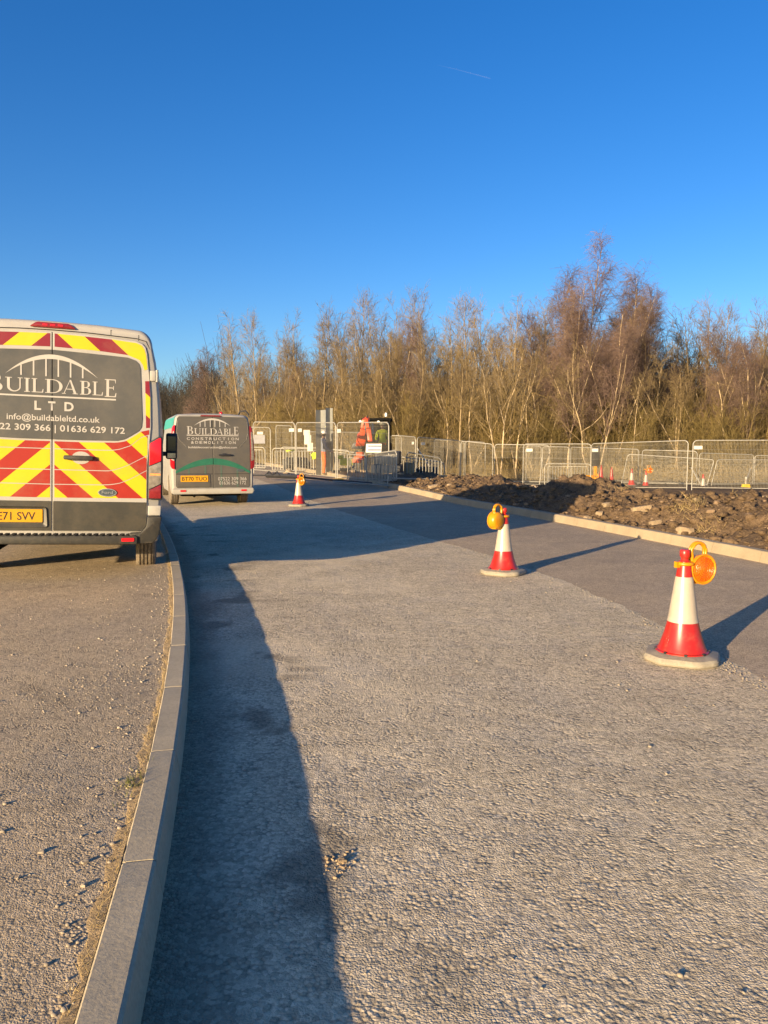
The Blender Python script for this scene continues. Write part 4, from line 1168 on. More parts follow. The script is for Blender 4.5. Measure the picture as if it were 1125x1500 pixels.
# ------------------------------------------------------------------ temporary fences
def gz(x, y): return max(g(x, y) - 0.08, bank_z(x, y) - 0.03)
FG = 'steel mesh fence panels round the site'
def fence(x0, y0, t0, x1, y1, t1, label, tagpos=None, lean=0.0, H=2.0, r=0.0195, tagmat='tag_white', wr=.0042):
    """mesh panel between two foot points; t0,t1 = height of its top rail above sea level z=0"""
    z0 = gz(x0, y0); z1 = gz(x1, y1)
    z0 = max(z0, t0 - 2.15); z1 = max(z1, t1 - 2.15)
    L = math.hypot(x1 - x0, y1 - y0)
    ang = math.atan2(y1 - y0, x1 - x0)
    t = empty('mesh_fence', (x0, y0, z0), (0, 0, ang), label, 'fence', FG)
    ha, hb = t0 - z0, t1 - z0; ba, bb = 0.0, z1 - z0
    def P(u, v, dy=0.0):                      # u along 0..1, v up 0..1
        top = ha + (hb - ha) * u; bot = ba + (bb - ba) * u
        return (u * L + lean * v, dy, bot + (top - bot) * v)
    c = min(.16, L * .12) / L; cv = .16 / 2
    fr = MB()
    path = [P(0, -.0), P(0, .3), P(0, 1 - cv)]
    for i in range(1, 6):
        a = PI / 2 * i / 6; path.append(P(c * (1 - math.cos(a)), 1 - cv + cv * math.sin(a)))
    path += [P(c, 1), P(.5, 1), P(1 - c, 1)]
    for i in range(1, 6):
        a = PI / 2 * i / 6; path.append(P(1 - c + c * math.sin(a), 1 - cv + cv * math.cos(a)))
    path += [P(1, 1 - cv), P(1, .3), P(1, 0)]
    fr.tube(path, r, 7); fr.tube([P(0, .07), P(1, .07)], r * .7, 6)
    fr.build('frame', M['galv'], t, 60)
    n = int(L / .05); A = []; B = []
    for i in range(1, n):
        u = i / n; vt = 1.0
        if u < c: vt = 1 - cv + cv * math.sqrt(max(0, 1 - ((c - u) / c) ** 2))
        if u > 1 - c: vt = 1 - cv + cv * math.sqrt(max(0, 1 - ((u - 1 + c) / c) ** 2))
        A.append(P(u, .07)); B.append(P(u, vt))
    for v in (.22, .37, .52, .67, .82, .93): A.append(P(0, v)); B.append(P(1, v))
    rr = [wr] * len(A)
    me = arrays_mesh('mesh_infill', *sticks(A, B, rr, rr, 3)); mesh_obj('mesh_infill', me, M['wire'], t)
    if tagpos is not None:
        u = tagpos; p = P(u, .86); w = .30
        mb = MB(); mb.box((p[0], p[1] - .03, p[2]), (w, .008, .13)); mb.build('name_plate', M[tagmat], t)
    return t
fence(-5.49, 32.5, 2.49, -3.54, 30.8, 2.41, 'front mesh panel leftmost, right beside the grey van', .93, wr=.0024)
fence(-3.50, 30.8, 2.41, -1.77, 28.4, 2.33, 'front mesh panel crossing in front of the grey steel column', .12, wr=.0024)
fence(-1.71, 28.3, 2.33, 0.16, 25.3, 2.24, 'front mesh panel standing before the orange digger', .05, wr=.0024)
fence(-9.0, 38.3, 2.45, -5.58, 38, 2.40, 'rear mesh panel behind the grey van with a grey notice hung on it', .85)
fence(-5.87, 42, 2.62, -5.0, 42, 2.58, 'narrow far mesh panel seen through the leftmost front panel')
fence(-4.11, 40, 2.24, -1.0, 40.6, 2.2, 'rear mesh panel left behind the grey steel column')
fence(-1.0, 40.4, 2.05, 0.9, 39.5, 2.02, 'rear mesh panel behind the digger boom')
fence(0.62, 40, 2.05, 1.52, 37.2, 1.92, 'rear mesh panel right of the digger cab', .9)
fence(1.60, 37.2, 1.92, 3.9, 39.6, 1.76, 'rear mesh panel with a white plate, right of the digger and behind the low barrier', .12)
fence(3.12, 48, 1.90, 4.78, 46, 1.80, 'farthest mesh panel, left of two at the edge of the wood')
fence(4.86, 46, 1.80, 6.04, 46, 1.72, 'farthest mesh panel, right of two at the edge of the wood')
fence(3.95, 39.6, 1.75, 5.46, 38.7, 1.58, 'rear mesh panel left of the middle pair of posts')
fence(5.53, 38.6, 1.58, 8.05, 37.6, 1.53, 'rear mesh panel right of the middle pair of posts')
fence(6.43, 35.6, 1.58, 9.02, 33.6, 1.575, 'wide mesh panel with a white plate behind the shaded earth heap', .10)
fence(7.93, 43, 1.51, 8.76, 43, 1.47, 'narrow far mesh panel behind the wide panel with a white plate', .12)
fence(8.84, 43, 1.47, 10.08, 42, 1.44, 'far mesh panel behind the low barrier at the earth heap')
fence(8.75, 32.6, 1.58, 11.58, 29.4, 1.69, 'wide mesh panel in front of the traffic light and the small cones', .05)
fence(11.73, 29.3, 1.69, 14.6, 28.6, 1.69, 'mesh panel at the right edge of the photo with a white plate at its corner', .06)
fence(10.16, 42, 1.44, 12.55, 38, 1.33, 'rear mesh panel behind the red cone')
fence(12.72, 38, 1.30, 14.82, 36.5, 1.24, 'rear mesh panel between the lamp cone and the white topped cone')
fence(14.94, 36.5, 1.16, 17.97, 37.5, 1.07, 'rear mesh panel right of the white topped cone')
fence(18.04, 37.5, 1.04, 21.2, 37.6, 0.95, 'rear mesh panel farthest right, cut by the photo edge')
fence(11.6, 37.6, 1.10, 15.2, 36.2, 0.85, 'leaning mesh panel left of the slanted gap', lean=.28)
fence(15.4, 36.2, 0.85, 19.6, 37.0, 0.82, 'leaning mesh panel right of the slanted gap', lean=.28)

def prop(name, label, cat, pts, r, mat, group=None):
    mb = MB(); mb.tube(pts, r, 7); o = mb.build(name, M[mat], None, 50); return tag(o, label, cat, group)
def Pz(x, y, dz): return (x, y, gz(x, y) + dz)
BRG = 'bracing struts of the fence'
prop('fence_brace', 'slanting steel strut propping the rear panel right of the digger', 'fence brace', [Pz(1.62, 37.1, 1.75), Pz(2.15, 36.0, .9), Pz(2.35, 35.6, .05)], .03, 'galv', BRG)
prop('fence_brace', 'slanting steel strut behind the right hand panel corner', 'fence brace', [(14.35, 36.0, .50), (14.72, 35.8, -.25)], .03, 'galv', BRG)
prop('fence_brace', 'slanting steel strut by the yellow block with the white post', 'fence brace', [(17.75, 37.3, .42), (17.3, 36.8, -.25)], .03, 'galv', BRG)
prop('marker_stake', 'thin grey stake with a pale top standing in the earth before the wide panel', 'stake', [Pz(6.15, 30.5, -.1), Pz(6.25, 30.5, 1.25)], .018, 'wire')
def foot(x, y, rz, label):
    t = MB(); t.prism_xy(rpoly([(-.35, -.12), (.35, -.12), (.35, .12), (-.35, .12)], .06), 0, .13, inset=.12)
    o = t.build('rubber_block', M['yellow_foot'], None, 40, bevel=.015); o.location = (x, y, gz(x, y) + .02); o.rotation_euler = (0, 0, rz)
    return tag(o, label, 'block', 'yellow blocks under the fences')
foot(-1.72, 28.1, 1.0, 'yellow fence block at the kerb under the digger panel')
foot(5.0, 41.5, .2, 'yellow fence block among the rubble left of the middle panels')
foot(12.0, 32.5, .2, 'yellow fence block beside the red and white cone')
foot(13.9, 33.2, .3, 'yellow fence block at the corner post left of the white topped cone')
bl = empty('bollard_block', Pz(16.0, 34.0, .02), (0, 0, .1), 'yellow block with a short white post, at the far right by the fence', 'bollard')
mb = MB(); mb.prism_xy(rpoly([(-.38, -.16), (.38, -.16), (.38, .16), (-.38, .16)], .08), 0, .22, inset=.25); mb.build('block', M['yellow_foot'], bl, 40, bevel=.02)
mb = MB(); mb.lathe([(.045, .2), (.045, .46), (.075, .50), (.08, .56), (.06, .60), (0, .61)], 16); mb.build('post', M['paper'], bl, 50); bl.scale = (.55, .6, .85)

# ------------------------------------------------------------------ pedestrian barriers
def barrier(x0, y0, x1, y1, label, h=1.1, bars=18, zb=None, mat='galv', lean=0.0):
    z0 = gz(x0, y0) if zb is None else zb; z1 = gz(x1, y1) if zb is None else zb
    L = math.hypot(x1 - x0, y1 - y0)
    t = empty('pedestrian_barrier', (x0, y0, z0), (0, 0, math.atan2(y1 - y0, x1 - x0)), label, 'barrier', 'low steel barriers')
    dz = z1 - z0
    def P(u, z, dy=0): return (u * L, lean * z + dy, dz * u + z)
    fr = MB(); c = .16 / L; path = [P(0, .14), P(0, h - .16)]
    for i in range(1, 6):
        a = PI / 2 * i / 6; path.append(P(c * (1 - math.cos(a)), h - .16 + .16 * math.sin(a)))
    path += [P(c, h), P(1 - c, h)]
    for i in range(1, 6):
        a = PI / 2 * i / 6; path.append(P(1 - c + c * math.sin(a), h - .16 + .16 * math.cos(a)))
    path += [P(1, h - .16), P(1, .14)]
    fr.tube(path, .022, 7); fr.tube([P(0, .14), P(1, .14)], .018, 6); fr.tube([P(c, h - .12), P(1 - c, h - .12)], .014, 6)
    fr.build('frame', M[mat], t, 60)
    mb = MB()
    for i in range(1, bars): mb.tube([P(i / bars, .14), P(i / bars, h - .12)], .015, 5)
    mb.build('bars', M[mat], t, 60)
    for u in (.12, .88):
        mb = MB(); mb.tube([P(u, .14), P(u, .03, 0), P(u, .02, -.30)], .016, 6); mb.tube([P(u, .03, 0), P(u, .02, .30)], .016, 6); mb.build('leg', M[mat], t, 60)
    return t
barrier(-4.95, 34.2, -3.05, 33.4, 'low barrier just right of the grey van, behind the leftmost front panel', 1.1, 15)
barrier(-3.0, 34.4, -1.5, 34.0, 'low barrier behind the grey column among the yellow gear', 1.1, 13)
barrier(-4.9, 36.6, -3.0, 36.2, 'low barrier farthest back, behind the dark heap beside the grey van', 1.1, 13)
barrier(-2.7, 36.3, -0.9, 35.8, 'low barrier farthest back, behind the yellow machine', 1.1, 13)
barrier(0.9, 30.4, 2.3, 30.9, 'low barrier beside the upright timber block right of the digger', 1.0, 11)
barrier(-6.4, 36.2, -5.55, 36.0, 'short low barrier half hidden by the grey van', 1.1, 6)
barrier(-1.32, 28.0, -0.62, 26.5, 'low barrier before the digger, left section', 1.05, 12)
barrier(-0.58, 26.4, 0.40, 24.5, 'low barrier before the digger, right section carrying the white sign', 1.08, 20)
barrier(0.55, 33.0, 2.55, 32.6, 'low barrier right of the digger in front of the rubble', 1.1, 14)
barrier(7.35, 35.2, 9.3, 34.6, 'low barrier partly buried behind the earth heap, left of the traffic light', 1.08, 17)
t = barrier(0, 0, 2.2, 0, 'steel barrier lying flat and dark at the foot of the digger barrier', 1.0, 16, zb=0.0)
t.location = (-0.9, 26.1, gz(-.5, 26) + .12); t.rotation_euler = (R(84), 0, R(-58))
# black pipes on the kerb at the foot of the front fence
prop('black_pipe', 'thick black pipe lying in front of the fence, right of the grey van', 'pipe', [(-4.15, 27.2, .44), (-3.3, 26.9, .42), (-2.75, 26.5, .40)], .085, 'black_plastic', 'black pipes on the verge')
prop('black_pipe', 'thin black pipe lying along the fence foot right of the shaded cone', 'pipe', [(-2.75, 26.4, .40), (-2.0, 26.2, .34), (-1.2, 25.7, .30), (-.4, 25.2, .26)], .035, 'black_plastic', 'black pipes on the verge')
mb = MB(); mb.tube([(-5.2, 27.6, .42), (-4.95, 27.5, .60), (-4.75, 27.4, .44), (-4.2, 27.2, .44)], .03, 7); mb.tube([(-4.2, 27.2, .44), (-4.05, 27.1, .58), (-3.9, 27.05, .46), (-3.75, 27.0, .58), (-3.65, 26.95, .44)], .028, 7)
tag(mb.build('bent_tubing', M['black_plastic'], None, 50), 'bent dark tubing at the end of the thick black pipe beside the grey van', 'tubing')

# ------------------------------------------------------------------ column, notices, sign
zc = gz(-2.43, 31.4)
t = empty('steel_column', (-2.43, 31.4, zc), (0, 0, 0), 'tall grey folded steel column standing behind the front fence', 'column')
mb = MB(); pr = [(-.34, 0), (-.15, .16), (.07, -.02), (.23, .14), (.345, .04)]; th = .03
poly = pr + [(p[0] + .006, p[1] + th) for p in pr[::-1]]
mb.prism_xy(poly, -.1, 2.72); mb.build('shaft', M['steel_grey'], t, 20)
mb = MB(); mb.prism_xy([(.07, .012), (.23, .172), (.345, .072), (.352, .10), (.236, .20), (.064, .045)], 2.70, 2.80); mb.build('shaft_top', M['steel_grey'], t, 20)
mb = MB(); mb.box((0, .12, .02), (.9, .6, .05)); mb.build('base_plate', M['steel_grey'], t, bevel=.01)
NG = 'white paper notices on the fence'
for i, (x, y, z, w, h, lb) in enumerate([(-3.0, 30.05, 2.00, .28, .20, 'topmost white paper of the notices left of the grey column'),
                                      (-2.96, 30.02, 1.72, .30, .36, 'middle white paper of the notices left of the grey column'),
                                      (-2.86, 29.98, 1.44, .24, .32, 'lowest white paper of the notices left of the grey column')]):
    mb = MB(); mb.box((0, 0, 0), (w, .006, h)); o = mb.build('paper_notice', M['paper'], None); o.location = (x, y - .02 * i, z); o.rotation_euler = (0, 0, R(-50 if False else -20)); tag(o, lb, 'notice', NG)
mb = MB(); mb.box((0, 0, 0), (.62, .012, .42)); o = mb.build('grey_notice', M['grey_notice'], None); o.location = (-6.15, 37.9, 1.82); tag(o, 'grey notice board on the rear fence beside the grey van', 'notice')
t = empty('site_sign', (-0.34, 25.72, 1.40), (R(-8), 0, R(-20)), 'white sign with blue stripes hanging on the low barrier before the digger', 'sign')
mb = MB(); mb.box((0, 0, 0), (.56, .03, .30)); mb.build('board', M['tag_white'], t, bevel=.008)
for z in (.065, -.06):
    mb = MB(); mb.box((.03, -.018, z), (.46, .006, .06)); mb.build('stripe', M['blue_stripe'], t)

# ------------------------------------------------------------------ people
def skin_person(name, loc, rz, joints, edges, mat, label, parent=None):
    """one continuous body grown on a skeleton. joints: name -> (x,y,z,r)"""
    names = list(joints); idx = {n: i for i, n in enumerate(names)}
    me = bpy.data.meshes.new('body')
    me.from_pydata([joints[n][:3] for n in names], [(idx[a], idx[b]) for a, b in edges], [])
    o = bpy.data.objects.new(name, me); C.objects.link(o)
    sk = o.modifiers.new('skin', 'SKIN'); sk.use_smooth_shade = True
    for i, n in enumerate(names):
        r = joints[n][3]; me.skin_vertices[0].data[i].radius = (r, r * (joints[n][4] if len(joints[n]) > 4 else 1.0))
    me.skin_vertices[0].data[0].use_root = True
    ss = o.modifiers.new('sub', 'SUBSURF'); ss.levels = 2; ss.render_levels = 2
    bpy.context.view_layer.update()
    m2 = bpy.data.meshes.new_from_object(o.evaluated_get(bpy.context.evaluated_depsgraph_get()))
    bpy.data.objects.remove(o)
    if parent is None:
        return m2
    return m2
def person(loc, rz, label, upper, lower, pose='stand', hat='helmet'):
    J = {'hip': (0, 0, .93, .14, .8), 'waist': (0, .0, 1.08, .135, .8), 'chest': (0, .01, 1.30, .16, .75), 'shl': (0, .01, 1.42, .12, .75), 'neck': (0, .0, 1.50, .058), 'head0': (0, -.01, 1.57, .072), 'head1': (0, -.01, 1.66, .092), 'head2': (0, 0.0, 1.72, .07)}
    E = [('hip', 'waist'), ('waist', 'chest'), ('chest', 'shl'), ('shl', 'neck'), ('neck', 'head0'), ('head0', 'head1'), ('head1', 'head2')]
    sit = pose == 'sit'
    for s, n in ((-1, 'L'), (1, 'R')):
        J['s' + n] = (s * .19, .01, 1.41, .07); J['e' + n] = (s * .25, -.06, 1.14, .052); J['w' + n] = (s * .21, -.26, .98 if not sit else 1.05, .036)
        J['p' + n] = (s * .205, -.315, .965 if not sit else 1.04, .034, .6)
        E += [('shl', 's' + n), ('s' + n, 'e' + n), ('e' + n, 'w' + n), ('w' + n, 'p' + n)]
        for k, dx in enumerate((-.026, -.009, .009, .026)):
            L = (.055, .07, .066, .05)[k]
            J['f%d%s' % (k, n)] = (s * .205 + dx, -.315 - L * .7, .955 if not sit else 1.03, .0105); J['g%d%s' % (k, n)] = (s * .205 + dx, -.315 - L, .925 if not sit else 1.0, .009)
            E += [('p' + n, 'f%d%s' % (k, n)), ('f%d%s' % (k, n), 'g%d%s' % (k, n))]
        J['t' + n] = (s * .165, -.31, .955 if not sit else 1.03, .011); E.append(('w' + n, 't' + n))
        J['h' + n] = (s * .10, 0, .88, .10)
        if sit:
            J['k' + n] = (s * .13, -.44, .86, .07); J['a' + n] = (s * .13, -.46, .44, .05); J['o' + n] = (s * .13, -.58, .40, .045)
        else:
            J['k' + n] = (s * .12, -.02, .50, .075); J['a' + n] = (s * .13, .02, .09, .052); J['o' + n] = (s * .15, -.13, .045, .045)
        E += [('hip', 'h' + n), ('h' + n, 'k' + n), ('k' + n, 'a' + n), ('a' + n, 'o' + n)]
    me = skin_person('body', loc, rz, J, E, None, label)
    for m in (M[upper], M[lower], M['skin'], M['boot']): me.materials.append(m)
    for p in me.polygons:
        c = p.center
        if c.z > 1.50 or (c.y < -.27 and c.z > .88 and c.z < 1.1 and not sit) or (sit and c.y < -.275 and .98 < c.z < 1.12 and abs(c.x) > .14): mi = 2
        elif c.z < (.12 if not sit else .45): mi = 3
        elif c.z < .97 and not (abs(c.x) > .17 and c.z > .9): mi = 1
        else: mi = 0
        p.material_index = mi; p.use_smooth = True
    # face: brow, nose and eye hollows pushed into the head
    for v in me.vertices:
        if v.co.z > 1.54:
            dx, dz = v.co.x, v.co.z - 1.635
            if v.co.y < -.04:
                v.co.y -= .022 * math.exp(-(dx / .014) ** 2 - ((dz + .005) / .022) ** 2)
                v.co.y += .010 * math.exp(-((abs(dx) - .032) / .014) ** 2 - ((dz - .02) / .013) ** 2)
                v.co.y += .006 * math.exp(-(dx / .03) ** 2 - ((dz + .045) / .008) ** 2)
    o = bpy.data.objects.new('person', me); C.objects.link(o)
    o.location = loc; o.rotation_euler = (0, 0, rz); tag(o, label, 'person')
    hm = MB(); hm.lathe([(.108, 1.685), (.135, 1.69), (.112, 1.70), (.108, 1.74), (.09, 1.785), (.05, 1.81), (0, 1.815)], 20, Matrix.Translation((0, -.008, 0)))
    hm.build('hard_hat', M[hat], o, 50)
    hr = MB(); hr.lathe([(.093, 1.60), (.101, 1.65), (.100, 1.70), (.08, 1.72)], 20, Matrix.Translation((0, .018, 0))); hr.build('hair', M['hair'], o, 50)
    return o
person(Pz(-2.42, 31.0, .08), R(100), 'worker in blue-grey top and orange trousers, standing against the grey column', 'blue_grey_cloth', 'hivis_orange')

# ------------------------------------------------------------------ mini digger behind the fence
dz = gz(0.0, 30.2) + .05
dg = empty('mini_digger', (0.15, 30.3, dz), (0, 0, R(-4)), 'small orange digger with a dark cab behind the low barrier', 'digger')
for s in (-1, 1):
    mb = MB(); pts = []
    for i in range(12): a = PI / 2 + PI * i / 11; pts.append((-.62 + .2 * math.cos(a), .2 + .2 * math.sin(a)))
    for i in range(12): a = -PI / 2 + PI * i / 11; pts.append((.62 + .2 * math.cos(a), .2 + .2 * math.sin(a)))
    yz = [(p[0], p[1]) for p in pts]; n = len(yz)
    vs = [(s * .45 - .12, q[0], q[1]) for q in yz] + [(s * .45 + .12, q[0], q[1]) for q in yz]
    mb.add(vs, [tuple(range(n)), tuple(range(2 * n - 1, n - 1, -1))] + [(i, n + i, n + (i + 1) % n, (i + 1) % n) for i in range(n)]); mb.build('track', M['digger_dark'], dg, 40)
mb = MB(); mb.prism_xy(rpoly([(-.50, -.55), (.50, -.55), (.52, .5), (.3, .75), (-.3, .75), (-.52, .5)], .12), .42, .92); mb.build('body', M['digger_dark'], dg, 40, bevel=.03)  # dark body colour stands in for the shadow low on the digger
mb = MB(); mb.box((-1.02, -.62, .74), (.30, .3, .30)); mb.build('engine_cover', M['digger_orange'], dg, bevel=.04)
cab = MB()
for x in (-.94, .10):
    for y in (-.45, .40): cab.box((x, y, 1.52), (.065, .055, 1.25))
cab.box((-.42, -.02, 2.15), (1.14, .98, .09)); cab.box((-.42, .40, 1.45), (1.0, .05, 1.1)); cab.box((-.42, -.45, 1.02), (1.0, .05, .30)); cab.box((.10, -.02, 1.08), (.05, .85, .34)); cab.box((.07, -.30, 1.60), (.10, .30, 1.1)); 
cb = cab.build('cab', M['under'], dg, 40, bevel=.012)
mb = MB(); mb.box((-.42, -.462, 1.64), (.92, .006, .88)); mb.box((.127, .0, 1.66), (.006, .62, .80)); gl = mb.build('cab_window', M['clear_glass'], cb)
mb = MB(); mb.box((-.22, .28, 1.02), (.42, .34, .12)); mb.box((-.22, .34, 1.3), (.40, .08, .5)); mb.build('seat', M['digger_dark'], dg, bevel=.03)
def arm(mb, p, q, w0, w1, th):
    p = Vector(p); q = Vector(q); d = (q - p).normalized(); sd = Vector((1, 0, 0)); up = d.cross(sd).normalized()
    vs = []
    for pt, w in ((p, w0), ((p + q) / 2, max(w0, w1) * 1.1), (q, w1)):
        for a, b in ((-1, -1), (1, -1), (1, 1), (-1, 1)): vs.append(pt + sd * a * th / 2 + up * b * w / 2)
    fs = [(3, 2, 1, 0), (8, 9, 10, 11)]
    for k in (0, 4): fs += [(k + i, k + (i + 1) % 4, k + 4 + (i + 1) % 4, k + 4 + i) for i in range(4)]
    mb.add(vs, fs)
mb = MB(); arm(mb, (-1.0, -.85, 1.16), (-.90, -1.10, 1.55), .22, .34, .36); arm(mb, (-.90, -1.10, 1.50), (-.76, -1.30, 2.14), .32, .20, .22); mb.build('boom', M['digger_orange'], dg, 40, bevel=.03)
mb = MB(); arm(mb, (-.70, -1.34, 2.16), (-.60, -1.75, 1.75), .16, .22, .16); arm(mb, (-.60, -1.75, 1.75), (-.52, -1.95, 1.28), .22, .14, .17); mb.build('dipper', M['digger_orange'], dg, 40, bevel=.025)
mb = MB(); mb.tube([(-.84, -1.0, 1.25), (-.70, -1.5, 2.02)], .045, 8); mb.tube([(-.48, -1.5, 2.0), (-.44, -1.8, 1.55)], .035, 8); mb.build('ram', M['steel_grey'], dg, 50)
mb = MB(); mb.tube([(-.95, -1.0, 1.3), (-.80, -1.42, 1.95), (-.66, -1.5, 2.24), (-.55, -1.9, 1.8)], .018, 6); mb.build('hose', M['black_plastic'], dg, 50)
mb = MB(); mb.prism_xz(rpoly([(-1.34, 1.02), (-.95, 1.00), (-.92, 1.22), (-1.10, 1.30), (-1.28, 1.22)], .05), -.95, -.5); mb.build('bucket', M['digger_dark'], dg, 40, bevel=.02)
mb = MB(); mb.box((0, -1.0, .25), (1.1, .06, .32)); mb.build('blade', M['digger_dark'], dg, bevel=.015)
for x, y, z in ((-1.03, -.52, 2.06), (-.33, -.52, 2.04)):
    mb = MB(); mb.lathe([(0, -.03), (.05, -.03), (.055, .03), (.0, .035)], 14, Matrix.Translation((x, y, z)) @ Matrix.Rotation(PI / 2, 4, 'X')); mb.build('work_light', M['lamp_white'], dg, 40)
mb = MB(); mb.lathe([(.045, 2.19), (.05, 2.30), (.03, 2.34), (0, 2.35)], 12, Matrix.Translation((-.08, .1, .08))); mb.build('roof_light', M['lamp_white'], dg, 40)
person((-.06, 30.50, dz + .28), R(-4), 'digger driver in yellow hi-vis vest sitting in the dark cab', 'hivis_yellow', 'hivis_orange', 'sit')

# bits of gear behind the fence
GG = 'yellow gear behind the front fence'
def gear(x, y, z, s, seed, mat, label, name='gear_bag', cat='bag', group=GG):
    me = rock_mesh(40 + seed, 3, .3, .8); me.materials.append(M[mat]); me.shade_smooth()
    o = bpy.data.objects.new(name, me); C.objects.link(o); o.location = (x, y, gz(x, y) + z); o.scale = s; o.rotation_euler = (0, 0, seed)
    return tag(o, label, cat, group)
gear(-4.25, 35.2, .95, (.34, .2, .09), 1, 'hivis_yellow', 'flat yellow bundle behind the low barrier right of the grey van')
gear(-3.15, 35.0, .78, (.42, .2, .16), 2, 'hivis_yellow', 'yellow bundle below the white notices')
gear(-2.95, 33.2, .80, (.16, .2, .26), 3, 'hivis_yellow', 'upright yellow bundle just left of the grey column')
t = empty('plate_compactor', Pz(-1.62, 32.2, .05), (0, 0, .3), 'yellow machine with a bent handle between the grey column and the digger', 'compactor')
mb = MB(); mb.prism_xy(rpoly([(-.34, -.25), (.34, -.25), (.34, .25), (-.34, .25)], .06), .05, .12); mb.box((0, 0, .2), (.4, .34, .2)); mb.build('base_plate', M['digger_dark'], t, bevel=.015)
mb = MB(); mb.box((.06, 0, .55), (.50, .40, .30)); mb.box((-.2, 0, .75), (.22, .36, .16)); mb.build('cowl', M['hivis_yellow'], t, 40, bevel=.05)
mb = MB(); mb.tube([(.26, -.2, .3), (.40, -.2, .85), (.52, -.2, 1.0), (.52, .2, 1.0), (.40, .2, .85), (.26, .2, .3)], .022, 7); mb.build('handle', M['galv'], t, 50)
gear(-1.1, 31.4, .55, (.22, .2, .25), 4, 'hivis_orange', 'orange bundle behind the low barrier below the digger boom', group=None)
mb = MB(); mb.box((0, 0, .0), (.34, .4, .62)); o = mb.build('timber_block', M['timber'], None, bevel=.015); o.location = Pz(1.02, 31.2, .34); o.rotation_euler = (0, .05, .3); tag(o, 'upright pale timber block in the rubble right of the digger', 'timber')
mb = MB(); mb.box((0, 0, 0), (.42, .4, .44)); o = mb.build('timber_block', M['timber'], None, bevel=.015); o.location = Pz(.45, 32.2, .30); o.rotation_euler = (0, -.05, .8); tag(o, 'smaller timber block just right of the digger barrier', 'timber')
gear(-4.0, 35.6, .35, (.9, .4, .5), 7, 'dark_heap', 'dark heap added as shade behind the low barrier right of the grey van', 'dark_lump', 'heap', None)  # added dark body, stands in for the shadow between the barrier bars
gear(1.75, 31.5, .28, (.50, .5, .55), 6, 'dark_heap', 'dark rounded heap right of the upright timber block', 'dark_lump', 'heap', None)  # near-black rounded lump
mb = MB(); mb.box((0, 0, 0), (2.6, .22, .05)); o = mb.build('plank', M['timber'], None, bevel=.01); o.location = Pz(1.2, 29.2, .18); o.rotation_euler = (.02, .02, -.05); tag(o, 'long brown plank lying in front of the dark heap', 'plank')
mb = MB(); mb.box((0, 0, 0), (1.5, .10, .05)); o = mb.build('plank', M['steel_grey'], None, bevel=.01); o.location = Pz(1.0, 24.4, .12); o.rotation_euler = (.0, .03, .1); tag(o, 'pale grey rail lying at the foot of the digger barrier end', 'rail')
sp = []
for i in range(260):
    x = rng.uniform(.3, 6.2); y = rng.uniform(29, 44); sp.append((x, y, gz(x, y) + .05, rng.uniform(.04, .16)))
for i in range(120):
    x = rng.uniform(-5, -.5); y = rng.uniform(31, 38); sp.append((x, y, gz(x, y) + .05, rng.uniform(.04, .18)))
o = scatter_rocks('site_rubble', sp, M['stone']); tag(o, 'broken stone and rubble between the fences', 'rubble')

# portable traffic light
t = empty('traffic_light', Pz(9.22, 33.6, .0), (0, 0, .2), 'dark portable traffic light on a yellow stand, seen from behind through the fence', 'traffic light')
zz = -gz(9.22, 33.6)
mb = MB(); mb.box((0, 0, 1.02 + zz), (.30, .16, .82)); mb.box((.14, .0, 1.02 + zz), (.10, .05, .95)); hd = mb.build('signal_head', M['black_plastic'], t, 40, bevel=.02)
mb = MB(); mb.box((-.02, -.085, 1.28 + zz), (.09, .01, .06)); mb.build('label_plate', M['tag_white'], hd)
mb = MB(); mb.box((0, 0, .42 + zz), (.10, .10, .5)); mb.tube([(-.14, -.2, -.02 + zz), (-.05, 0, .30 + zz), (-.05, 0, .62 + zz)], .03, 6); mb.tube([(.20, -.2, -.02 + zz), (.06, 0, .30 + zz)], .03, 6); mb.tube([(0, .35, -.02 + zz), (0, 0, .30 + zz)], .03, 6); mb.build('stand', M['lamp_yellow'], t, 40)
mb = MB(); mb.box((-.32, 0, .10 + zz), (.36, .3, .24)); mb.box((.04, -.1, .08 + zz), (.3, .3, .1)); mb.build('battery_box', M['lamp_yellow'], t, 40, bevel=.02)
RC = 'small far cones behind the right hand fence'
def far_cone(x, y, ztop, label, h=.75, style='rw'):
    t = make_cone(x, y, ztop - h, 0.3, label, h, (0, 0), RC, detail=False)
    for c in list(t.children):
        if style == 'red' and c.name.startswith('reflective'): c.data.materials[0] = M['cone_red']
        if style == 'white' and c.name.startswith('reflective'):
            me = c.data; 
    return t
far_cone(9.42, 33.4, .66, 'red cone standing right behind the traffic light', .75, 'red')
far_cone(10.05, 34.0, .55, 'all red cone standing alone right of the traffic light', .62, 'red')
far_cone(10.75, 33.4, .50, 'red and white cone at the fence between the red cone and the lamp cone', .75)
far_cone(11.30, 33.2, .42, 'white banded cone carrying a yellow lamp behind the wide mesh panel', .75)
make_lamp(11.30, 33.2, -.33, R(10), 'small far yellow lamp on the cone behind the wide mesh panel', 1.25)
far_cone(13.65, 32.9, .28, 'white cone with a red tip beside the slanted fence gap', .75)
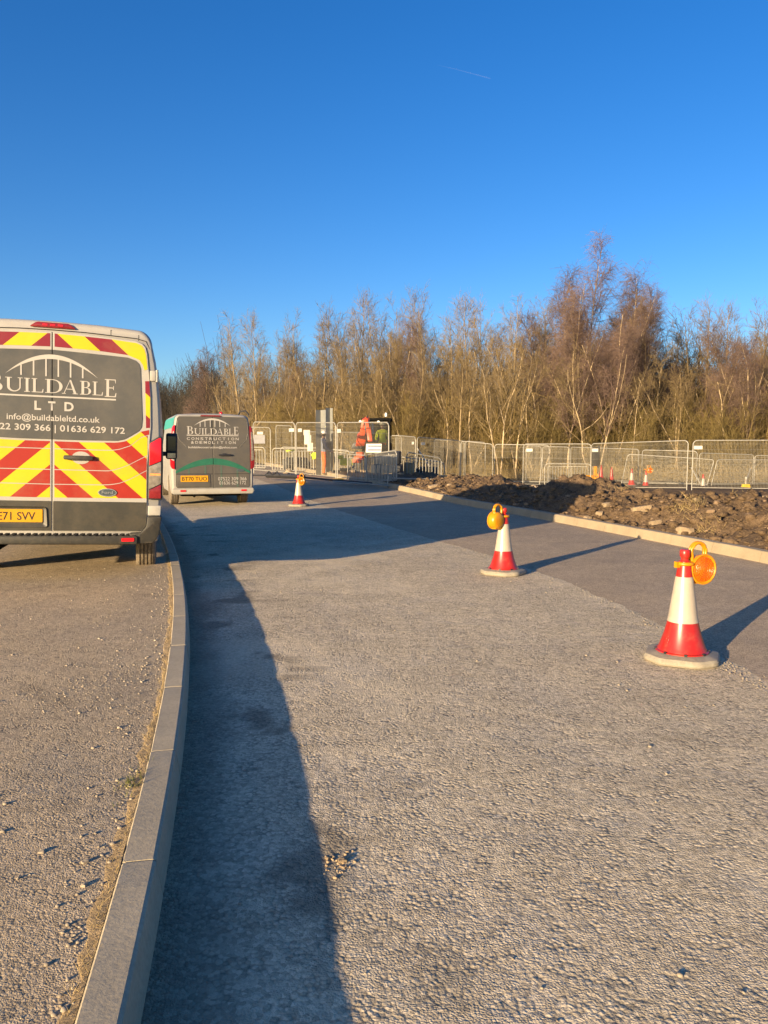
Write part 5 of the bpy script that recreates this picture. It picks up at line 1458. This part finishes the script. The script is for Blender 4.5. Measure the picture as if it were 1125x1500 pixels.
# ------------------------------------------------------------------ trees
def grow(seed, kind):
    r = random.Random(seed)
    T = ([], [], [], []); K = ([], [], [], [])
    def seg(S, a, b, ra, rb): S[0].append(tuple(a)); S[1].append(tuple(b)); S[2].append(ra); S[3].append(rb)
    def perp(d, ang, az):
        ref = Vector((0, 0, 1)) if abs(d.z) < .9 else Vector((1, 0, 0))
        a = d.cross(ref).normalized(); b = d.cross(a)
        return (d * math.cos(ang) + (a * math.cos(az) + b * math.sin(az)) * math.sin(ang)).normalized()
    def run(S, p, d, L, ra, rb, n, wob, up):
        pts = [(p.copy(), d.copy(), ra)]
        for i in range(n):
            d = (d + Vector((r.gauss(0, wob), r.gauss(0, wob), r.gauss(0, wob) + up))).normalized()
            q = p + d * (L / n); r0 = ra + (rb - ra) * i / n; r1 = ra + (rb - ra) * (i + 1) / n
            seg(S, p, q, r0, r1); p = q; pts.append((p.copy(), d.copy(), r1))
        return pts
    def at(pts, t):
        f = t * (len(pts) - 1); i = min(int(f), len(pts) - 2); k = f - i
        return pts[i][0].lerp(pts[i + 1][0], k), pts[i][1], pts[i][2]
    def twigs(pts, n, L, ra, ang, up, sub, suplen, droop):
        for i in range(n):
            p, d, rr = at(pts, r.uniform(.15, 1.0))
            dd = perp(d, r.uniform(*ang), r.uniform(0, 6.28))
            q = run(K, p, dd, L * r.uniform(.6, 1.2), ra, ra * .5, 2, .18, up)
            for k in range(sub):
                p2, d2, _ = at(q, r.uniform(.2, 1))
                run(K, p2, perp(d2, r.uniform(.3, .9), r.uniform(0, 6.28)), suplen * r.uniform(.5, 1.3), ra * .62, ra * .35, 2, .2, droop)
    if kind in ('birch', 'weeping'):
        H = 10.0
        tr = run(T, Vector((0, 0, -.2)), Vector((r.gauss(0, .05), r.gauss(0, .05), 1)), H, .080, .010, 12, .06, .05)
        nb = 44
        for i in range(nb):
            t = r.uniform(.26, .97)
            p, d, rr = at(tr, t)
            L = (1 - t) * 3.6 + .7
            b = run(K, p, perp(d, r.uniform(.45, .85), r.uniform(0, 6.28)), L, min(rr * .55, .035), .008, 5, .10, .10)
            twigs(b, int(5 + L * 3.2), .62, .0085, (.4, 1.1), -.02, 5, .62, -.42 if kind == 'birch' else -.75)
        if r.random() < .6:
            p, d, rr = at(tr, r.uniform(.35, .5))
            b = run(T, p, perp(d, .32, r.uniform(0, 6.28)), 4.6, rr * .65, .012, 8, .07, .12)
            twigs(b, 26, .7, .0085, (.4, 1.1), -.02, 5, .6, -.4)
    elif kind == 'alder':
        H = 10.0
        tr = run(T, Vector((0, 0, -.2)), Vector((r.gauss(0, .04), r.gauss(0, .04), 1)), H, .095, .010, 12, .04, .06)
        for i in range(46):
            t = r.uniform(.15, .98); p, d, rr = at(tr, t)
            L = (1 - t) ** .5 * 2.0 + .7
            b = run(K, p, perp(d, r.uniform(.45, .9), r.uniform(0, 6.28)), L, min(rr * .5, .026), .007, 4, .09, .14)
            twigs(b, int(4 + L * 3.2), .55, .008, (.4, 1.0), .06, 4, .36, .06)
    elif kind == 'multi':
        for s in range(r.randint(4, 6)):
            a = r.uniform(0, 6.28); sp = r.uniform(.03, .26)
            tr = run(T, Vector((r.gauss(0, .25), r.gauss(0, .25), -.2)), Vector((math.cos(a) * sp, math.sin(a) * sp, 1)), r.uniform(7.0, 10.0), r.uniform(.05, .075), .008, 10, .05, .05)
            for i in range(17):
                t = r.uniform(.25, .98); p, d, rr = at(tr, t); L = (1 - t) * 2.2 + .5
                b = run(K, p, perp(d, r.uniform(.35, .8), r.uniform(0, 6.28)), L, min(rr * .5, .022), .006, 4, .09, .12)
                twigs(b, int(3 + L * 2.6), .5, .0078, (.35, .95), .05, 3, .34, .05)
    elif kind == 'scrub':
        for s in range(18):
            a = r.uniform(0, 6.28); sp = abs(r.gauss(0, .5))
            tr = run(T, Vector((r.gauss(0, .35), r.gauss(0, .35), -.15)), Vector((math.cos(a) * sp, math.sin(a) * sp, 1)), r.uniform(2.8, 5.4), r.uniform(.018, .036), .006, 7, .08, .03)
            for i in range(13):
                t = r.uniform(.15, .98); p, d, rr = at(tr, t); L = (1 - t) * 1.5 + .45
                b = run(K, p, perp(d, r.uniform(.3, .8), r.uniform(0, 6.28)), L, min(rr * .6, .014), .006, 3, .1, .08)
                twigs(b, 5, .45, .0075, (.3, .9), .05, 2, .3, .05)
    elif kind == 'pole':
        for q in range(r.choice((1, 1, 2))):
            tr = run(T, Vector((r.gauss(0, .2), r.gauss(0, .2), -.2)), Vector((r.gauss(0, .12), r.gauss(0, .12), 1)).normalized(), 8.0 * r.uniform(.8, 1), .052, .014, 10, .07, .05)
            for i in range(13):
                p, d, rr = at(tr, r.uniform(.3, .98))
                b = run(K, p, perp(d, r.uniform(.4, .8), r.uniform(0, 6.28)), r.uniform(.7, 1.7), min(rr * .5, .02), .007, 4, .1, .1)
                twigs(b, 4, .5, .009, (.4, .9), .05, 2, .36, .03)
    elif kind == 'crooked':
        d0 = Vector((r.uniform(-.3, .3), r.uniform(-.3, .3), 1)).normalized()
        tr = run(T, Vector((0, 0, -.2)), d0, 8.0, .062, .010, 11, .12, .07)
        for i in range(4):
            p, d, rr = at(tr, r.uniform(.25, .6))
            b = run(T if i == 0 else K, p, perp(d, r.uniform(.4, .8), r.uniform(0, 6.28)), r.uniform(2.5, 4.5), rr * .6, .010, 7, .12, .10)
            twigs(b, 16, .55, .008, (.4, 1.0), .03, 4, .4, .03)
        for i in range(18):
            p, d, rr = at(tr, r.uniform(.35, .98))
            b = run(K, p, perp(d, r.uniform(.4, .9), r.uniform(0, 6.28)), r.uniform(.8, 1.9), min(rr * .5, .02), .007, 4, .1, .1)
            twigs(b, 7, .5, .008, (.4, 1.0), .04, 4, .36, .03)
    return T, K
KINDS = {  # kind: seeds, trunk material, twig material, native height
    'birch': ((1, 2, 3, 4), 'bark_birch', 'twig_red', 10.0),
    'weeping': ((9,), 'bark_tan', 'twig_red', 10.0),
    'alder': ((11, 12, 13, 14), 'bark_tan', 'twig_tan', 10.0),
    'multi': ((21, 22, 23), 'bark_tan', 'twig_grey', 9.6),
    'scrub': ((31, 32, 33, 34), 'bark_olive', 'twig_olive', 5.0),
    'crooked': ((41, 42, 43), 'bark_birch', 'twig_tan', 8.4), 'pole': ((51, 52, 53, 54), 'bark_birch', 'twig_tan', 8.0)}
LIB = {}
for kd, (seeds, mt, mk, hh) in KINDS.items():
    LIB[kd] = []
    for sd in seeds:
        T, K = grow(sd, kd)
        a = arrays_mesh('trunk', *sticks(*T, 6)); a.materials.append(M[mt]); a.shade_smooth()
        b = arrays_mesh('crown', *sticks(*K, 3)); b.materials.append(M[mk])
        LIB[kd].append((a, b))
F = 1127.0
def edge(px):   # distance of the wood's near edge along each line of sight (column of the photo)
    return float(np.interp(px, [-400, 250, 330, 420, 560, 700, 850, 1125, 1500], [150, 120, 76, 60, 52, 50, 47, 44, 42]))
KN = {'birch': ('birch_tree', 'birch'), 'weeping': ('birch_tree', 'birch'), 'alder': ('alder_tree', 'tree'), 'multi': ('ash_tree', 'tree'), 'scrub': ('willow_shrub', 'shrub'), 'crooked': ('sapling_tree', 'tree'), 'pole': ('pole_tree', 'tree')}
LBL = {'birch': 'slender bare birch with pale trunk and reddish twigs in the wood behind the fences', 'weeping': 'bare weeping birch with drooping purple twigs, at the left end of the wood',
       'alder': 'upright bare tree with tan twigs in the wood behind the fences', 'multi': 'bare many-stemmed grey tree in the wood behind the fences',
       'scrub': 'fan-shaped olive shrub of thin bare stems at the foot of the wood', 'crooked': 'thin crooked pale sapling at the edge of the wood', 'pole': 'thin straight pale stem with few twigs at the edge of the wood'}
GRP = {'birch': 'birches in the wood', 'weeping': 'weeping birches at the left end', 'alder': 'upright trees in the wood', 'multi': 'many-stemmed trees in the wood', 'scrub': 'shrubs at the foot of the wood', 'crooked': 'saplings at the edge of the wood', 'pole': 'straight pale stems at the edge of the wood'}
def tree(kd, px, d, h, label=None, var=None, rz=None, group=True, mats=None):
    x = (px - 562.5) / F * d; y = d
    a, b = LIB[kd][rng.randrange(len(LIB[kd])) if var is None else var]
    s = h / KINDS[kd][3]
    t = empty(KN[kd][0], (x, y, g(x, y) - .15), (rng.gauss(0, .03), rng.gauss(0, .03), rng.uniform(0, 6.28) if rz is None else rz), label or LBL[kd], KN[kd][1], GRP[kd] if group else None)
    w = (s ** .6 if kd != 'scrub' else s) * (.8 if kd == 'birch' else 1)
    t.scale = (w * rng.uniform(.9, 1.1), w * rng.uniform(.9, 1.1), s)
    o = bpy.data.objects.new('trunk', a); C.objects.link(o); o.parent = t
    o = bpy.data.objects.new('crown', b); C.objects.link(o); o.parent = t
    return t
def htop(px, ytop, d):
    x = (px - 562.5) / F * d
    return (655 - ytop) / F * d * 1.004 + 1.435 - g(x, d)
# the skyline, tree by tree
SKY = [('birch', 858, 368, 50, 0), ('birch', 838, 384, 51, 1), ('birch', 905, 404, 49, 2), ('birch', 926, 406, 51, 3), ('birch', 884, 420, 48, 1), ('birch', 944, 440, 51, 0),
       ('birch', 812, 430, 52, 2), ('birch', 796, 448, 52, 2), ('multi', 770, 440, 54, 2), ('birch', 870, 440, 47, 2), ('birch', 900, 450, 46.5, 3), ('birch', 842, 430, 49, 3), ('birch', 918, 440, 50, 1), ('multi', 746, 450, 54, 0), ('alder', 790, 446, 56, 1), ('alder', 708, 452, 56, 2), ('multi', 965, 462, 52, 1),
       ('multi', 985, 452, 52, 0), ('alder', 1008, 458, 50, 1), ('alder', 1030, 452, 52, 2), ('alder', 1060, 458, 50, 0), ('multi', 1046, 462, 55, 1), ('birch', 1090, 462, 47, 1), ('alder', 1108, 452, 50, 2), ('multi', 1128, 458, 50, 1), ('multi', 1150, 455, 50, 2), ('birch', 1180, 450, 48, 0),
       ('alder', 690, 446, 56, 0), ('alder', 672, 456, 58, 3), ('multi', 655, 462, 58, 0), ('multi', 630, 446, 57, 1), ('alder', 612, 438, 58, 2), ('multi', 596, 436, 60, 2), ('alder', 574, 446, 60, 3), ('multi', 560, 440, 60, 0), ('multi', 538, 444, 58, 1), ('alder', 522, 446, 59, 0),
       ('alder', 505, 466, 62, 1), ('multi', 488, 466, 63, 2), ('alder', 468, 460, 62, 2), ('multi', 452, 470, 64, 0), ('alder', 436, 468, 64, 3), ('multi', 418, 468, 66, 1), ('multi', 402, 470, 66, 2), ('alder', 386, 472, 68, 0), ('multi', 370, 470, 70, 0), ('alder', 352, 486, 72, 1), ('alder', 338, 506, 76, 2), ('multi', 326, 520, 80, 1)]
for kd, px, yt, d, v in SKY: tree(kd, px, d, htop(px, yt, d), var=v % len(LIB[kd]))
tree('weeping', 304, 84, htop(304, 512, 84), 'tallest weeping birch with drooping purple twigs, at the left end of the wood', group=False)
tree('weeping', 291, 90, htop(291, 552, 90)); tree('weeping', 320, 86, htop(320, 545, 86)); tree('weeping', 300, 96, htop(300, 556, 96))
# pale trunks picked out by the sun at the front of the wood
for px, yt, d, kd in ((735, 500, 46, 'crooked'), (728, 520, 45, 'crooked'), (757, 510, 46, 'crooked'), (832, 480, 45, 'birch'), (876, 470, 44, 'birch'), (868, 520, 43.5, 'crooked'), (1088, 500, 43, 'birch'), (1105, 560, 43, 'crooked'), (1045, 500, 44, 'birch'),
                      (672, 520, 47, 'alder'), (690, 500, 48, 'crooked'), (655, 520, 49, 'crooked'), (566, 520, 50, 'crooked'), (530, 540, 52, 'crooked'), (548, 520, 51, 'alder'), (465, 540, 56, 'alder'), (398, 540, 60, 'alder'), (372, 540, 64, 'crooked'),
                      (932, 540, 44, 'crooked'), (955, 520, 45, 'crooked'), (990, 540, 44, 'alder'), (790, 530, 46, 'crooked'), (430, 530, 58, 'crooked'), (500, 520, 54, 'alder'), (610, 520, 50, 'alder'), (585, 500, 52, 'alder')):
    tree(kd, px, d, htop(px, yt, d))
# filling: rows of trees behind one another
top = lambda px: float(np.interp(px, [230, 325, 360, 500, 560, 620, 700, 760, 860, 930, 970, 1060, 1125, 1500], [560, 545, 500, 478, 455, 455, 465, 455, 420, 430, 470, 475, 470, 470]))
for i in range(112):
    px = 300 + (1300 - 300) * ((i * .618034) % 1.0); d = edge(px) * rng.uniform(1.03, 1.38)
    kd = rng.choice(['alder', 'alder', 'multi', 'multi', 'crooked', 'birch'] if px < 700 else ['alder', 'multi', 'alder', 'birch', 'crooked', 'multi'])
    tree(kd, px, d, htop(px, top(px) + rng.uniform(10, 80), d))
for i in range(105):
    px = 310 + (1260 - 310) * ((i * .618034 + .3) % 1.0); d = edge(px) * rng.uniform(.955, 1.2)
    tree('scrub', px, d, rng.uniform(3.0, 6.2))
for i in range(54):
    px = 340 + (1250 - 340) * ((i * .618034 + .7) % 1.0); d = edge(px) * rng.uniform(.96, 1.06)
    tree('pole', px, d, rng.uniform(5.5, 9.5))

# understorey, dry brush and the wood far behind: masses nobody could count
def thicket(name, n, pxr, dr, hr, r0, mat, label, cat, lean=.25, branch=3, zoff=-.15, bl=.3):
    A = []; B = []; RA = []; RB = []
    for i in range(n):
        px = rng.uniform(*pxr); d = edge(px) * rng.uniform(*dr); x = (px - 562.5) / F * d; y = d; z = g(x, y) + zoff
        h = rng.uniform(*hr) * (.7 + .6 * noise.noise(Vector((x * .15, y * .15, 8))) + .3)
        h = max(.3, h)
        p = Vector((x, y, z)); dv = Vector((rng.gauss(0, lean), rng.gauss(0, lean), 1)).normalized(); r = r0 * rng.uniform(.6, 1.4)
        m = p + dv * h * .5; e = m + (dv + Vector((rng.gauss(0, .2), rng.gauss(0, .2), 0))).normalized() * h * .5
        A += [p, m]; B += [m, e]; RA += [r, r * .75]; RB += [r * .75, r * .35]
        for k in range(branch):
            t = rng.uniform(.25, .95); s0 = p.lerp(e, t); q = s0 + Vector((rng.gauss(0, .5), rng.gauss(0, .5), rng.uniform(.2, .9))).normalized() * h * rng.uniform(.4 * bl, bl)
            A.append(s0); B.append(q); RA.append(r * .5); RB.append(r * .25)
    o = mesh_obj(name, arrays_mesh(name, *sticks(A, B, RA, RB, 3)), M[mat]); return tag(o, label, cat, kind='stuff')
thicket('understorey', 8500, (300, 1300), (.99, 1.30), (2.2, 6.2), .019, 'brush', 'dense olive and tan undergrowth filling the foot of the wood', 'undergrowth', .28, 5)
thicket('dry_brush', 9000, (330, 1300), (.90, 1.03), (.25, 1.1), .009, 'straw', 'dry straw-coloured brush along the edge of the wood', 'brush', .5, 2)
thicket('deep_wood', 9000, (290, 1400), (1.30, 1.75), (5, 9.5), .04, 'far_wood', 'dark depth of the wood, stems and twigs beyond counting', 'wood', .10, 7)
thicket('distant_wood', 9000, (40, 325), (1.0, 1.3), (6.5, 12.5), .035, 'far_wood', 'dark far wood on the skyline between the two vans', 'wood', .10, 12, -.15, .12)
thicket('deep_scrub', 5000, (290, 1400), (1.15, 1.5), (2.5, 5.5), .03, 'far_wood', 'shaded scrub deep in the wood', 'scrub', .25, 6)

# ------------------------------------------------------------------ sky, sun, camera
EL, AZ = 9.7, 38.5                      # light travels 37 degrees right of straight ahead
w = bpy.data.worlds.new('World'); scene.world = w; w.use_nodes = True
nt = w.node_tree; bg = nt.nodes['Background']
sky = nt.nodes.new('ShaderNodeTexSky'); sky.sky_type = 'NISHITA'; sky.sun_disc = False
sky.sun_elevation = R(EL); sky.sun_rotation = R(180 + AZ); sky.air_density = 1.0; sky.dust_density = 2.2; sky.ozone_density = 3.0; sky.altitude = 900
hs = nt.nodes.new('ShaderNodeHueSaturation'); hs.inputs['Saturation'].default_value = 1.27; hs.inputs['Hue'].default_value = .512
nt.links.new(sky.outputs[0], hs.inputs['Color']); nt.links.new(hs.outputs[0], bg.inputs[0]); bg.inputs[1].default_value = 0.096
sd = bpy.data.lights.new('sun', 'SUN'); sd.energy = 5.0; sd.angle = R(.5); sd.color = (1.0, .745, .44)
so = bpy.data.objects.new('sun', sd); C.objects.link(so)
dirv = Vector((math.sin(R(AZ)) * math.cos(R(EL)), math.cos(R(AZ)) * math.cos(R(EL)), -math.sin(R(EL))))
so.rotation_euler = dirv.to_track_quat('-Z', 'Y').to_euler()
cd = bpy.data.cameras.new('camera'); cd.sensor_fit = 'VERTICAL'; cd.sensor_height = 24.0; cd.lens = 24 * 1127 / 1500; cd.clip_start = .05; cd.clip_end = 9000
co = bpy.data.objects.new('camera', cd); C.objects.link(co); co.location = (0, 0, 1.435); co.rotation_euler = (R(90) - math.atan(95 / 1127), 0, 0)
scene.camera = co

# a short vapour trail high up
m, nt2, b = new_mat('vapour'); b.inputs['Base Color'].default_value = (.8, .8, .8, 1); b.inputs['Alpha'].default_value = .013; b.inputs['Roughness'].default_value = 1
def skyp(px, py, D):
    P = math.atan(95 / 1127); a = (px - 562.5) / F; v = (750 - py) / F
    return Vector((a, math.cos(P) + v * math.sin(P), -math.sin(P) + v * math.cos(P))) * D + Vector((0, 0, 1.435))
mb = MB(); mb.tube([skyp(640, 95, 3600), skyp(668, 101.5, 3600), skyp(700, 110, 3600), skyp(718, 115, 3600)], [.2, 1.4, 2.4, 3.0], 8)
tag(mb.build('vapour_trail', m, None, 60), kind='structure')

vs = scene.view_settings; vs.view_transform = 'Standard'; vs.look = 'None'; vs.exposure = 1.29; vs.gamma = 1.0
